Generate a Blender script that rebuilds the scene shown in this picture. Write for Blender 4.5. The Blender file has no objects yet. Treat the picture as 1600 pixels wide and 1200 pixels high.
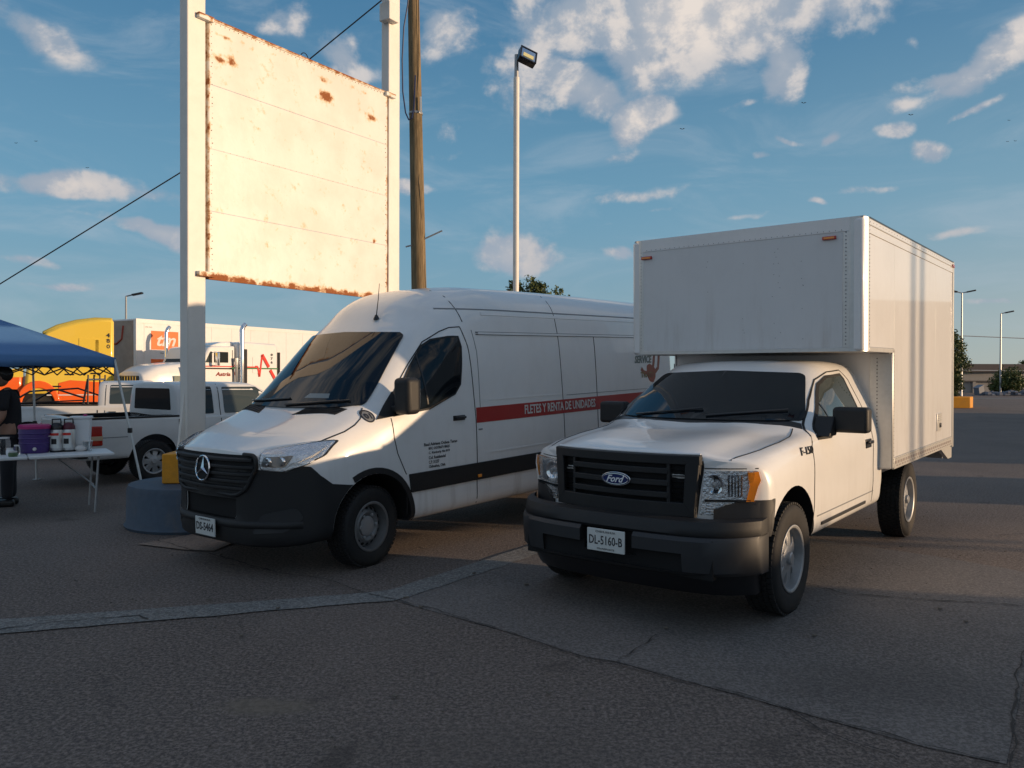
import bpy, bmesh, math, random
import numpy as np
from math import sin, cos, pi, radians, sqrt, atan2
from mathutils import Vector, Matrix
from mathutils.bvhtree import BVHTree
random.seed(7)
sc = bpy.context.scene
C = sc.collection
# ---------------------------------------------------------------- camera
PIT, ROL = .009, .003
cd = bpy.data.cameras.new('camera'); cam = bpy.data.objects.new('camera', cd); C.objects.link(cam)
cd.lens = 1260/1600*36; cd.sensor_width = 36; cd.clip_end = 6000; cd.clip_start = .05
U = Vector((0, sin(PIT), cos(PIT))); F = Vector((0, cos(PIT), -sin(PIT))); X = Vector((1, 0, 0))
R_ = X*cos(ROL)+U*sin(ROL); Up = -X*sin(ROL)+U*cos(ROL)
M3 = Matrix((R_, Up, -F)).transposed()
cam.matrix_world = Matrix.Translation((0, 0, 1.685)) @ M3.to_4x4()
sc.camera = cam
# ---------------------------------------------------------------- light
SAZ = atan2(.975, -.22)          # compass angle from +Y towards +X
SEL = radians(6.2)
SD = Vector((sin(SAZ)*cos(SEL), cos(SAZ)*cos(SEL), sin(SEL)))
sl = bpy.data.lights.new('sun', 'SUN'); sl.energy = 4.5; sl.angle = radians(.8); sl.color = (1, .70, .43)
so = bpy.data.objects.new('sun', sl); C.objects.link(so)
so.rotation_euler = SD.to_track_quat('Z', 'Y').to_euler(); so.location = (20, -5, 10)
sc.view_settings.view_transform = 'Standard'; sc.view_settings.look = 'None'
sc.view_settings.exposure = 0.0; sc.view_settings.gamma = 1; sc.view_settings.use_curve_mapping = False
SKY_STRENGTH = .15

class N:
    """small helper to write node trees"""
    def __init__(s, t): s.t = t; s.n = t.nodes; s.l = t.links
    def new(s, ty, **k):
        n = s.n.new(ty)
        for a, b in k.items():
            if a.startswith('i_'): s.put(n.inputs[a[2:].replace('_', ' ')], b)
            else: setattr(n, a, b)
        return n
    def put(s, sock, v):
        if isinstance(v, bpy.types.NodeSocket): s.l.new(v, sock)
        elif hasattr(sock, 'default_value'):
            try: sock.default_value = v
            except Exception: sock.default_value = (*v, 1)
    def m(s, op, a, b=None, c=None, clamp=False):
        n = s.n.new('ShaderNodeMath'); n.operation = op; n.use_clamp = clamp
        s.put(n.inputs[0], a)
        if b is not None: s.put(n.inputs[1], b)
        if c is not None: s.put(n.inputs[2], c)
        return n.outputs[0]
    def mix(s, f, a, b, mode='MIX'):
        n = s.n.new('ShaderNodeMix'); n.data_type = 'RGBA'; n.blend_type = mode
        s.put(n.inputs[0], f); s.put(n.inputs[6], a if isinstance(a, bpy.types.NodeSocket) else (*a[:3], 1))
        s.put(n.inputs[7], b if isinstance(b, bpy.types.NodeSocket) else (*b[:3], 1))
        return n.outputs[2]
    def ramp(s, f, a, b, lo=0., hi=1.):
        n = s.n.new('ShaderNodeMapRange'); n.interpolation_type = 'SMOOTHSTEP'; n.clamp = True
        s.put(n.inputs[0], f); s.put(n.inputs[1], a); s.put(n.inputs[2], b); s.put(n.inputs[3], lo); s.put(n.inputs[4], hi)
        return n.outputs[0]
    def noise(s, vec, scale, detail=4, rough=.5, dist=0., out=0):
        n = s.n.new('ShaderNodeTexNoise'); s.put(n.inputs['Scale'], scale); s.put(n.inputs['Detail'], detail)
        s.put(n.inputs['Roughness'], rough); s.put(n.inputs['Distortion'], dist)
        if vec is not None: s.put(n.inputs['Vector'], vec)
        return n.outputs[out]

def build_world():
    w = bpy.data.worlds.new('World'); sc.world = w; w.use_nodes = True
    k = N(w.node_tree); k.n.clear()
    out = k.new('ShaderNodeOutputWorld'); bg = k.new('ShaderNodeBackground'); k.l.new(bg.outputs[0], out.inputs[0])
    sky = k.new('ShaderNodeTexSky', sky_type='NISHITA', sun_disc=False, sun_elevation=SEL, sun_rotation=SAZ)
    sky.altitude = 1400; sky.air_density = 1.0; sky.dust_density = .6; sky.ozone_density = 2.0
    tc = k.new('ShaderNodeTexCoord'); d = tc.outputs['Generated']
    sx = k.new('ShaderNodeSeparateXYZ'); k.l.new(d, sx.inputs[0])
    az = k.m('ARCTAN2', sx.outputs[0], sx.outputs[1]); el = k.m('ARCSINE', sx.outputs[2])
    # stretched coordinates for cloud noise (flat layer seen from below)
    def comb(a, b, c=0.):
        n = k.new('ShaderNodeCombineXYZ'); k.put(n.inputs[0], a); k.put(n.inputs[1], b); k.put(n.inputs[2], c); return n.outputs[0]
    P = comb(az, k.m('MULTIPLY', el, 1.2))
    nA = k.noise(P, 8.5, 10, .60, .15)
    nB = k.noise(comb(k.m('ADD', az, .02), k.m('MULTIPLY', k.m('SUBTRACT', el, .012), 1.2)), 8.5, 10, .60, .15)
    wv = k.noise(P, 9, 3, .5, out=1)
    ws = k.new('ShaderNodeSeparateXYZ'); k.l.new(wv, ws.inputs[0])
    azw = k.m('ADD', az, k.m('MULTIPLY', k.m('SUBTRACT', ws.outputs[0], .5), .10))
    elw = k.m('ADD', el, k.m('MULTIPLY', k.m('SUBTRACT', ws.outputs[1], .5), .05))
    def ae(px, py):
        a = math.atan((px-800)/1260); return a, math.atan((589-py)/1260*cos(a))
    # px, py, radius px, radius px, amplitude, tilt
    B = [(1105, 18, 178, 82, 1.25, .05), (1205, 95, 48, 56, 1.05, 0), (1020, 60, 120, 50, .95, 0), (830, 160, 60, 30, .6, .2), (1060, 95, 110, 34, .8, .1), (900, 40, 120, 60, .95, -.1), (880, 135, 95, 42, .95, .35),
         (850, 95, 70, 40, .5, 0), (1000, 185, 42, 26, 1.0, -.3), (1135, 160, 42, 11, .7, -.2), (1235, 130, 25, 24, .6, 0), (1540, 100, 85, 22, .95, -.45), (1480, 125, 50, 16, .85, -.1), (1412, 70, 12, 16, .55, 0),
         (1415, 165, 20, 13, .6, 0), (1440, 230, 40, 18, 1.0, .1), (1390, 202, 24, 13, .85, 0), (1222, 215, 30, 8, .55, .3), (1297, 210, 18, 10, .7, -.6), (1180, 248, 26, 8, .6, 0),
         (1505, 182, 40, 7, .5, -.3), (800, 398, 75, 28, .95, .05), (950, 397, 40, 17, .95, .1), (860, 395, 40, 14, .5, 0), (235, 360, 60, 16, 1.0, .1), (110, 288, 150, 17, .85, .05),
         (650, 288, 45, 10, .6, .1), (160, 345, 50, 7, .4, .1), (60, 410, 80, 7, .4, .1), (120, 450, 90, 7, .45, .05), (680, 40, 70, 45, .6, .1), (530, 80, 35, 26, .6, 0), (435, 30, 55, 30, .55, .1), (60, 45, 90, 22, .5, .3),
         (555, 110, 60, 20, .45, .1), (1280, 320, 18, 5, .6, 0), (1180, 340, 36, 6, .45, 0), (1000, 300, 190, 12, .38, -.15), (970, 340, 120, 6, .35, -.25), (950, 245, 90, 12, .38, -.3), (1540, 345, 130, 10, .4, -.1),
         (1575, 405, 50, 7, .45, 0), (1560, 470, 60, 6, .45, 0), (700, 190, 60, 20, .35, -.4), (690, 240, 60, 14, .3, -.3), (1480, 430, 60, 5, .3, 0), (200, 190, 40, 12, .35, .2), (60, 300, 60, 5, .4, 0), (1390, 290, 110, 7, .35, -.15)]
    tot = None
    for (px, py, rx, ry, am, ti) in B:
        a, e = ae(px, py)
        da = k.m('SUBTRACT', azw, a); de = k.m('SUBTRACT', elw, e)
        ti = -ti; rx_, ry_ = rx/1260., ry/1260.
        p = k.m('MULTIPLY', k.m('MULTIPLY_ADD', da, cos(ti), k.m('MULTIPLY', de, sin(ti))), 1/rx_)
        q = k.m('MULTIPLY', k.m('MULTIPLY_ADD', da, -sin(ti), k.m('MULTIPLY', de, cos(ti))), 1/ry_)
        r2 = k.m('MULTIPLY_ADD', p, p, k.m('MULTIPLY', q, q))
        g = k.m('MULTIPLY', k.m('POWER', 2.718, k.m('MULTIPLY', r2, -.8)), am)
        tot = g if tot is None else k.m('MAXIMUM', tot, g)
    # out-of-view sky: broken cloud added behind and overhead to raise the ambient fill
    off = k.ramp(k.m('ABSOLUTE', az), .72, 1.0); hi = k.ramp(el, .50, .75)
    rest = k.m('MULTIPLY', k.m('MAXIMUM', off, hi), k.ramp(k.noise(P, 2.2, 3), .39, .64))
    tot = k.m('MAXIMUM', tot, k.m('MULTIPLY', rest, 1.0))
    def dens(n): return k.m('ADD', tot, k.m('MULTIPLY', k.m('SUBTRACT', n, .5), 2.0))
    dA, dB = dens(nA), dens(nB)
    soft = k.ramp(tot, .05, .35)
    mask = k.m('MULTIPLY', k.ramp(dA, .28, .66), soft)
    lit = k.ramp(k.m('SUBTRACT', dA, dB), -.10, .20)
    core = k.ramp(dA, .6, 1.3)
    lowsky = k.ramp(el, .0, .35)
    shade = k.mix(lowsky, (.36, .42, .50), (.30, .37, .46))
    bright = k.mix(lowsky, (.72, .62, .55), (.80, .72, .66))
    cc = k.mix(k.m('MULTIPLY', k.m('MULTIPLY_ADD', lit, .62, k.m('MULTIPLY', core, .38)), k.ramp(el, .10, .30, .62, 1.)), shade, bright)
    # thin veil streaks
    vn = k.noise(comb(k.m('MULTIPLY_ADD', el, -1.2, az), k.m('MULTIPLY_ADD', az, .35, k.m('MULTIPLY', el, 4.))), 3.6, 8, .62, .9)
    veil = k.m('MULTIPLY', k.ramp(vn, .44, .76), .38)
    def lc(r_, g_, b_): return tuple(v/SKY_STRENGTH for v in (r_, g_, b_))
    ca = k.m('COSINE', k.m('SUBTRACT', az, SAZ)); warm = k.ramp(ca, -.35, .75); wsun = k.ramp(ca, .55, 1.)
    hor = k.mix(warm, lc(.23, .36, .44), lc(.48, .49, .46)); hor = k.mix(wsun, hor, lc(.95, .68, .42))
    midc = k.mix(warm, lc(.155, .345, .49), lc(.24, .405, .50)); top = lc(.056, .19, .355)
    grad = k.mix(k.ramp(el, -.02, .24), hor, midc); grad = k.mix(k.ramp(el, .13, .52), grad, top); grad = k.mix(k.ramp(el, .5, 1.5), grad, lc(.035, .12, .30))
    skyc = k.mix(.85, sky.outputs[0], grad)
    base = k.mix(veil, skyc, lc(.42, .50, .58))
    cs = k.new('ShaderNodeVectorMath', operation='SCALE'); k.l.new(cc, cs.inputs[0]); cs.inputs['Scale'].default_value = 1/SKY_STRENGTH
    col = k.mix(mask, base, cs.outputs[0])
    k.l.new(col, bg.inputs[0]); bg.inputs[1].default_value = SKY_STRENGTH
SKYMUL = (1., 1., 1.)
build_world()

# ---------------------------------------------------------------- materials
MATS = {}
def mat(name, col=(.5, .5, .5), rough=.5, wav=0., metal=0., coat=0., spec=.5, trans=0., ior=1.45, grain=0., gs=40., dirt=0., bump=0., emit=None, alpha=1., wavz=(.3, 1.1)):
    m = bpy.data.materials.new(name); m.use_nodes = True; MATS[name] = m
    k = N(m.node_tree); b = k.n['Principled BSDF']
    b.inputs['Base Color'].default_value = (*col, 1); b.inputs['Roughness'].default_value = rough; b.inputs['Metallic'].default_value = metal
    b.inputs['Coat Weight'].default_value = coat; b.inputs['Coat Roughness'].default_value = .04; b.inputs['Specular IOR Level'].default_value = spec
    b.inputs['Transmission Weight'].default_value = trans; b.inputs['IOR'].default_value = ior; b.inputs['Alpha'].default_value = alpha
    tc = k.new('ShaderNodeTexCoord').outputs['Object']
    if grain or dirt:
        n = k.noise(tc, gs, 5, .6); c = k.mix(k.m('MULTIPLY', k.ramp(n, .3, .7), grain), col, tuple(x*.55 for x in col))
        if dirt:
            n2 = k.noise(tc, 2.3, 8, .7, .4); c = k.mix(k.m('MULTIPLY', k.ramp(n2, .42, .75), dirt), c, (.16, .13, .10))
            k.l.new(k.m('ADD', rough, k.m('MULTIPLY', n2, dirt*.4)), b.inputs['Roughness'])
        k.l.new(c, b.inputs['Base Color'])
    if bump:
        bp = k.new('ShaderNodeBump'); bp.inputs['Strength'].default_value = bump; bp.inputs['Distance'].default_value = .01
        k.l.new(k.noise(tc, gs, 4, .6), bp.inputs['Height']); k.l.new(bp.outputs[0], b.inputs['Normal'])
    if wav:
        bp = k.new('ShaderNodeBump'); bp.inputs['Strength'].default_value = wav; bp.inputs['Distance'].default_value = .02
        k.l.new(k.m('ADD', k.noise(tc, 2.6, 2, .5), k.m('MULTIPLY', k.noise(tc, 14, 2, .5), .08)), bp.inputs['Height']); k.l.new(bp.outputs[0], b.inputs['Normal'])
        # road film: more towards the bottom edge, broken up
        sp = k.new('ShaderNodeSeparateXYZ'); k.l.new(tc, sp.inputs[0]); mp = k.new('ShaderNodeMapping'); k.l.new(tc, mp.inputs[0]); mp.inputs['Scale'].default_value = (6, 6, .7)
        dn = k.noise(mp.outputs[0], 1.6, 7, .65); lo = k.ramp(sp.outputs[2], wavz[0], wavz[1], 1., .12)
        src = b.inputs['Base Color'].links[0].from_socket if b.inputs['Base Color'].links else None
        cc = k.mix(k.m('MULTIPLY', k.m('MULTIPLY', k.ramp(dn, .45, .8), lo), .42), src if src else col, (.30, .25, .20)); k.l.new(cc, b.inputs['Base Color'])
    if emit: b.inputs['Emission Color'].default_value = (*emit, 1); b.inputs['Emission Strength'].default_value = 1
    return m
W = (.78, .78, .77)
paint = mat('white_paint', W, .32, coat=.7, grain=.03, gs=3, dirt=.06, wav=.10)
paint_old = mat('old_white_paint', (.70, .71, .71), .42, coat=.3, grain=.05, gs=3, dirt=.10)
boxpaint = mat('box_white_panel', (.77, .77, .77), .28, coat=.5, grain=.04, gs=2.2, dirt=.07, wav=.22, wavz=(.7, 2.0))
alu = mat('brushed_aluminium', (.62, .62, .61), .38, metal=.85, grain=.15, gs=25, dirt=.1)
steel = mat('galvanised_steel', (.42, .43, .44), .45, metal=.6, grain=.3, gs=20, dirt=.15)
plastic = mat('black_textured_plastic', (.014, .015, .017), .55, grain=.3, gs=150, bump=.15, dirt=.06)
gplastic = mat('charcoal_plastic', (.026, .028, .032), .48, grain=.2, gs=150, dirt=.08)
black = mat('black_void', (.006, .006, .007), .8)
satin = mat('satin_black', (.012, .012, .014), .3, coat=.2)
rubber = mat('tyre_rubber', (.016, .016, .017), .75, grain=.4, gs=30, dirt=.15)
glass = mat('tinted_glass', (.006, .009, .012), .03, spec=.42, coat=.05)
glassm = mat('pale_tinted_glass', (.045, .058, .058), .03, spec=.6, coat=.2)
lens = mat('clear_lens', (.95, .97, .98), .02, trans=1., ior=1.25)
chrome = mat('chrome', (.75, .77, .80), .10, metal=1.)
reflm = mat('headlamp_reflector', (.70, .72, .75), .16, metal=.95, grain=.4, gs=45, bump=.9)
amber = mat('amber_lens', (.85, .27, .02), .12, coat=.7)
redl = mat('red_lens', (.45, .02, .012), .15, coat=.7)
rimsteel = mat('wheel_steel', (.40, .41, .42), .38, metal=.5, grain=.15, gs=40, dirt=.25)
rimdark = mat('dusty_dark_steel', (.22, .225, .23), .42, metal=.5, grain=.2, gs=40, dirt=.3)
seam = mat('panel_gap_black', (.012, .012, .013), .7)
seamg = mat('grey_seam', (.20, .21, .22), .6)
red = mat('red_vinyl', (.36, .018, .014), .35, coat=.3)
wvinyl = mat('white_vinyl', (.62, .60, .58), .4)
kvinyl = mat('black_vinyl', (.03, .03, .035), .4)
gvinyl = mat('grey_vinyl', (.16, .19, .17), .45)
bvinyl = mat('rust_brown_vinyl', (.30, .11, .07), .45)
mvinyl = mat('mustard_vinyl', (.24, .19, .08), .45)
blueov = mat('badge_blue', (.01, .025, .12), .15, coat=.8)
platew = mat('plate_white', (.62, .64, .62), .4, grain=.1, gs=30)
postp = mat('post_paint', (.80, .76, .70), .5, grain=.06, gs=8, dirt=.12, bump=.1)
yellow = mat('yellow_kerb_paint', (.72, .30, .015), .6, grain=.25, gs=25, dirt=.3, bump=.3)
bluec = mat('blue_painted_concrete', (.060, .088, .125), .65, grain=.3, gs=12, dirt=.35, bump=.4)
tentm = mat('blue_polyester', (.08, .20, .42), .6, grain=.1, gs=30)
tpole = mat('white_enamel_tube', (.62, .64, .64), .35, metal=.2)
tabm = mat('white_table_plastic', (.66, .68, .69), .45, grain=.1, gs=20)
hazeb = mat('yellow_truck_paint', (.78, .55, .06), .35, coat=.6)
orange = mat('orange_truck_paint', (.85, .13, .012), .35, coat=.6)
pinkm = mat('magenta_plastic', (.42, .03, .16), .4)
purple = mat('purple_plastic', (.06, .03, .16), .4)
cream = mat('styrofoam_white', (.70, .72, .74), .7)
darkcloth = mat('black_cotton', (.014, .014, .017), .9, grain=.4, gs=40)
skin = mat('skin', (.28, .15, .10), .55)
hairm = mat('black_hair', (.012, .009, .008), .6)
greenl = mat('green_vinyl', (.02, .16, .05), .4)
redv = mat('bright_red_vinyl', (.62, .03, .02), .4)
orangev = mat('orange_vinyl', (.85, .16, .03), .4)
redwhite = mat('reflective_tape', (.35, .30, .28), .3)

# ---------------------------------------------------------------- mesh helpers
class MB:
    def __init__(s): s.v = []; s.f = []
    def add(s, vs, fs):
        o = len(s.v); s.v += [tuple(v) for v in vs]; s.f += [tuple(i+o for i in f) for f in fs]; return s
    def box(s, c, d, rz=0, M=None):
        x, y, z = (q/2 for q in d)
        vs = [Vector((a*x, b*y, e*z)) for e in (-1, 1) for a, b in ((-1, -1), (1, -1), (1, 1), (-1, 1))]
        m = Matrix.Rotation(rz, 3, 'Z') if M is None else M
        return s.add([m@v+Vector(c) for v in vs], [(3, 2, 1, 0), (4, 5, 6, 7), (0, 1, 5, 4), (1, 2, 6, 5), (2, 3, 7, 6), (3, 0, 4, 7)])
    def prism(s, poly, a, b, axis='y'):
        def p(u, v, w): return {'y': (u, w, v), 'x': (w, u, v), 'z': (u, v, w)}[axis]
        n = len(poly)
        return s.add([p(u, v, a) for u, v in poly]+[p(u, v, b) for u, v in poly], [tuple(range(n))[::-1], tuple(range(n, 2*n))]+[(i, (i+1) % n, n+(i+1) % n, n+i) for i in range(n)])
    def lathe(s, prof, c=(0, 0, 0), axis='z', n=32, cap=True):
        vs = []; fs = []
        for r, h in prof:
            for i in range(n):
                a = 2*pi*i/n; u, v = r*cos(a), r*sin(a)
                q = {'z': (u, v, h), 'y': (u, h, v), 'x': (h, u, v)}[axis]
                vs.append((q[0]+c[0], q[1]+c[1], q[2]+c[2]))
        for j in range(len(prof)-1):
            for i in range(n): fs.append((j*n+i, j*n+(i+1) % n, (j+1)*n+(i+1) % n, (j+1)*n+i))
        if cap: fs += [tuple(range(n))[::-1], tuple((len(prof)-1)*n+i for i in range(n))]
        return s.add(vs, fs)
    def tube(s, pts, r, n=8, cap=True):
        pts = [Vector(p) for p in pts]; rs = r if isinstance(r, (list, tuple)) else [r]*len(pts)
        vs = []; fs = []; up = None
        for i, p in enumerate(pts):
            t = (pts[min(i+1, len(pts)-1)]-pts[max(i-1, 0)]).normalized()
            if up is None: up = t.orthogonal().normalized()
            up = (up-t*up.dot(t)).normalized(); w = t.cross(up)
            for j in range(n):
                a = 2*pi*j/n; vs.append(p+(up*cos(a)+w*sin(a))*rs[i])
        for i in range(len(pts)-1):
            for j in range(n): fs.append((i*n+j, i*n+(j+1) % n, (i+1)*n+(j+1) % n, (i+1)*n+j))
        if cap: fs += [tuple(range(n))[::-1], tuple((len(pts)-1)*n+j for j in range(n))]
        return s.add(vs, fs)
    def sphere(s, c, r, n=12, m=8):
        r = r if isinstance(r, (tuple, list)) else (r, r, r)
        vs = [(c[0]+r[0]*sin(pi*j/m)*cos(2*pi*i/n), c[1]+r[1]*sin(pi*j/m)*sin(2*pi*i/n), c[2]+r[2]*cos(pi*j/m)) for j in range(m+1) for i in range(n)]
        return s.add(vs, [(j*n+i, (j+1)*n+i, (j+1)*n+(i+1) % n, j*n+(i+1) % n) for j in range(m) for i in range(n)])
    def sweep(s, prof, path, closed=True):
        """prof: (dx, z) ; path: (x, y) ; every profile copied along path with x shift"""
        n = len(prof); vs = [(x+dx, y, z) for x, y in path for dx, z in prof]; fs = []
        for i in range(len(path)-1):
            for j in range(n if closed else n-1):
                fs.append((i*n+j, i*n+(j+1) % n, (i+1)*n+(j+1) % n, (i+1)*n+j))
        if closed: fs += [tuple(range(n)), tuple((len(path)-1)*n+j for j in range(n))[::-1]]
        return s.add(vs, fs)

def link(o, parent=None):
    C.objects.link(o)
    if parent: o.parent = parent
    return o
def obj(name, mb, m, parent=None, smooth=False, bevel=0, ang=35, seg=2, kind=None):
    me = bpy.data.meshes.new(name); me.from_pydata(mb.v, [], mb.f); me.validate()
    b = bmesh.new(); b.from_mesh(me); bmesh.ops.recalc_face_normals(b, faces=b.faces); b.to_mesh(me); b.free()
    for q in (m if isinstance(m, (list, tuple)) else [m]): me.materials.append(q)
    o = bpy.data.objects.new(name, me); link(o, parent)
    if smooth or bevel:
        me.shade_smooth(); me.set_sharp_from_angle(angle=radians(ang))
    if bevel:
        md = o.modifiers.new('bevel', 'BEVEL'); md.width = bevel; md.segments = seg; md.limit_method = 'ANGLE'; md.angle_limit = radians(40); md.harden_normals = False
    if kind: o['kind'] = kind
    return o
def empty(name, loc, rot=(0, 0, 0), label='', cat='', group=None):
    o = bpy.data.objects.new(name, None); C.objects.link(o); o.location = loc; o.rotation_euler = rot; o.empty_display_size = .2
    tag(o, label, cat, group); return o
def tag(o, label, cat, group=None):
    o['label'] = label; o['category'] = cat
    if group: o['group'] = group
    return o
def struct(o, kind='structure'): o['kind'] = kind; return o
def copy_tree(o, parent=None):
    c = o.copy(); C.objects.link(c)
    if parent: c.parent = parent
    for ch in [q for q in bpy.data.objects if q.parent == o]: copy_tree(ch, c)
    return c

# ---- lofted body shells
def hermite(ts, P, t):
    ts = np.array(ts, float); P = np.array(P, float); n = len(ts)
    m = np.zeros_like(P)
    for i in range(n):
        if 0 < i < n-1:
            a = (P[i]-P[i-1])/(ts[i]-ts[i-1]); b = (P[i+1]-P[i])/(ts[i+1]-ts[i])
            m[i] = np.where(a*b > 0, 2*a*b/np.where(a+b == 0, 1, a+b), 0)      # monotone: no overshoot
        elif i == 0: m[i] = (P[1]-P[0])/(ts[1]-ts[0])
        else: m[i] = (P[-1]-P[-2])/(ts[-1]-ts[-2])
    i = int(np.clip(np.searchsorted(ts, t)-1, 0, n-2)); h = ts[i+1]-ts[i]; u = (t-ts[i])/h
    return (2*u**3-3*u**2+1)*P[i]+(u**3-2*u**2+u)*h*m[i]+(-2*u**3+3*u**2)*P[i+1]+(u**3-u**2)*h*m[i+1]
def shell(st, step, warp, capf, capr, nv=5):
    """st: stations (x, [(y, z) ...]) from sill to roof centre, sorted rear to front"""
    xs = [s[0] for s in st]; P = [[c for p in s[1] for c in p] for s in st]
    tt = np.unique(np.concatenate([np.linspace(xs[i], xs[i+1], max(2, int((xs[i+1]-xs[i])/step)+1)) for i in range(len(xs)-1)]))
    rings = []
    def ring(x, half):
        half = [(0, half[0][1])]+[tuple(h) for h in half]
        k = list(range(len(half))); out = []
        full = half+[(-y, z) for y, z in half[-2:0:-1]]
        n = len(full)
        for i in range(n):
            p0, p1, p2, p3 = (np.array(full[(i+q) % n]) for q in (-1, 0, 1, 2))
            d0, d1, d2 = (max(np.linalg.norm(b-a), 1e-4)**.5 for a, b in ((p0, p1), (p1, p2), (p2, p3)))
            m1 = ((p1-p0)/d0-(p2-p0)/(d0+d1)+(p2-p1)/d1)*d1; m2 = ((p2-p1)/d1-(p3-p1)/(d1+d2)+(p3-p2)/d2)*d1
            for q in range(nv):
                u = q/nv; out.append((2*u**3-3*u**2+1)*p1+(u**3-2*u**2+u)*m1+(-2*u**3+3*u**2)*p2+(u**3-u**2)*m2)
        return [(x, p[0], p[1]) for p in out]
    for t in tt:
        rings.append(ring(t, hermite(xs, P, t).reshape(-1, 2)))
    def scaled(r, s, dx):
        r = np.array(r); c = np.array([0, 0, (r[:, 2].min()+r[:, 2].max())/2]); q = c+(r-c)*np.array([1, s, s]); q[:, 0] = r[:, 0]+dx; return [tuple(p) for p in q]
    front = [scaled(rings[-1], s, dx) for s, dx in capf]; rear = [scaled(rings[0], s, -dx) for s, dx in capr]
    rings = rear[::-1]+rings+front
    n = len(rings[0]); mb = MB()
    vs = [(warp(*p)) for r in rings for p in r]
    fs = [(i*n+j, i*n+(j+1) % n, (i+1)*n+(j+1) % n, (i+1)*n+j) for i in range(len(rings)-1) for j in range(n)]
    fs += [tuple(range(n)), tuple((len(rings)-1)*n+j for j in range(n))[::-1]]
    return mb.add(vs, fs)
def boolean(o, cutters, op='DIFFERENCE'):
    for c in cutters:
        md = o.modifiers.new('b', 'BOOLEAN'); md.operation = op; md.object = c; md.solver = 'EXACT'; md.material_mode = 'TRANSFER' if op == 'DIFFERENCE' else 'INDEX'
    dg = bpy.context.evaluated_depsgraph_get(); dg.update()
    me = bpy.data.meshes.new_from_object(o.evaluated_get(dg)); o.modifiers.clear(); o.data = me
    me.shade_smooth(); me.set_sharp_from_angle(angle=radians(32))
    for c in cutters: bpy.data.objects.remove(c)
    return o
def tmp(mb, m=None): return obj('cutter', mb, m or black)
def bvh_of(mb): return BVHTree.FromPolygons([Vector(v) for v in mb.v], mb.f)
AX = {'y+': ((0, 9), (0, -1, 0)), 'y-': ((0, -9), (0, 1, 0))}
def cast(bvh, a, b, axis):
    if axis == 'y+': o, d = (a, 9, b), (0, -1, 0)
    elif axis == 'y-': o, d = (a, -9, b), (0, 1, 0)
    elif axis == 'x+': o, d = (9, a, b), (-1, 0, 0)
    elif axis == 'x-': o, d = (-19, a, b), (1, 0, 0)
    else: o, d = (a, b, 9), (0, 0, -1)
    h = bvh.ray_cast(Vector(o), Vector(d))
    if h[0] is None:
        return None
    n = h[1] if h[1].dot(Vector(d)) < 0 else -h[1]
    return h[0], n
def drape(bvh, poly, axis, off=.004, res=.06, thick=.012, flat=None, round_=0):
    """cut a plate of outline poly (2D) that follows the shell; mesh with an edge returned as MB"""
    if round_: poly = rounded(poly, round_)
    b = bmesh.new(); b.faces.new([b.verts.new((x, y, 0)) for x, y in poly])
    xs = [p[0] for p in poly]; ys = [p[1] for p in poly]
    for ax, lo, hi in ((0, min(xs), max(xs)), (1, min(ys), max(ys))):
        n = int((hi-lo)/res)
        for i in range(1, n+1):
            c = lo+(hi-lo)*i/(n+1); co = [0, 0, 0]; co[ax] = c; no = [0, 0, 0]; no[ax] = 1
            bmesh.ops.bisect_plane(b, geom=b.verts[:]+b.edges[:]+b.faces[:], plane_co=co, plane_no=no)
    b.verts.index_update(); b.edges.index_update()
    pts = []; last = None
    for v in b.verts:
        h = cast(bvh, v.co.x, v.co.y, axis)
        pts.append(h)
    good = [h for h in pts if h]
    for i, h in enumerate(pts):
        if h is None:
            v = b.verts; b.verts.ensure_lookup_table(); q = b.verts[i].co
            j = min((j for j in range(len(pts)) if pts[j]), key=lambda j: (b.verts[j].co-q).length)
            pts[i] = pts[j]
    mb = MB(); n = len(pts)
    vs = [p+nn*off for p, nn in pts]+[p+nn*(off-thick) for p, nn in pts]
    fs = [tuple(v.index for v in f.verts) for f in b.faces]
    for e in b.edges:
        if len(e.link_faces) == 1: a, c = (v.index for v in e.verts); fs.append((a, c, c+n, a+n))
    b.free(); return mb.add(vs, fs)
def rounded(poly, r, k=4):
    out = []; n = len(poly); rs = r if isinstance(r, (list, tuple)) else [r]*n
    for i in range(n):
        p0, p1, p2 = Vector(poly[i-1]), Vector(poly[i]), Vector(poly[(i+1) % n])
        a = (p0-p1); c = (p2-p1); rr = min(rs[i], a.length*.45, c.length*.45); a.normalize(); c.normalize()
        if rr < 1e-4: out.append(tuple(p1)); continue
        A, B_ = p1+a*rr, p1+c*rr
        for j in range(k+1):
            t = j/k; out.append(tuple(A*(1-t)**2+p1*2*t*(1-t)+B_*t*t))
    return out
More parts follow.
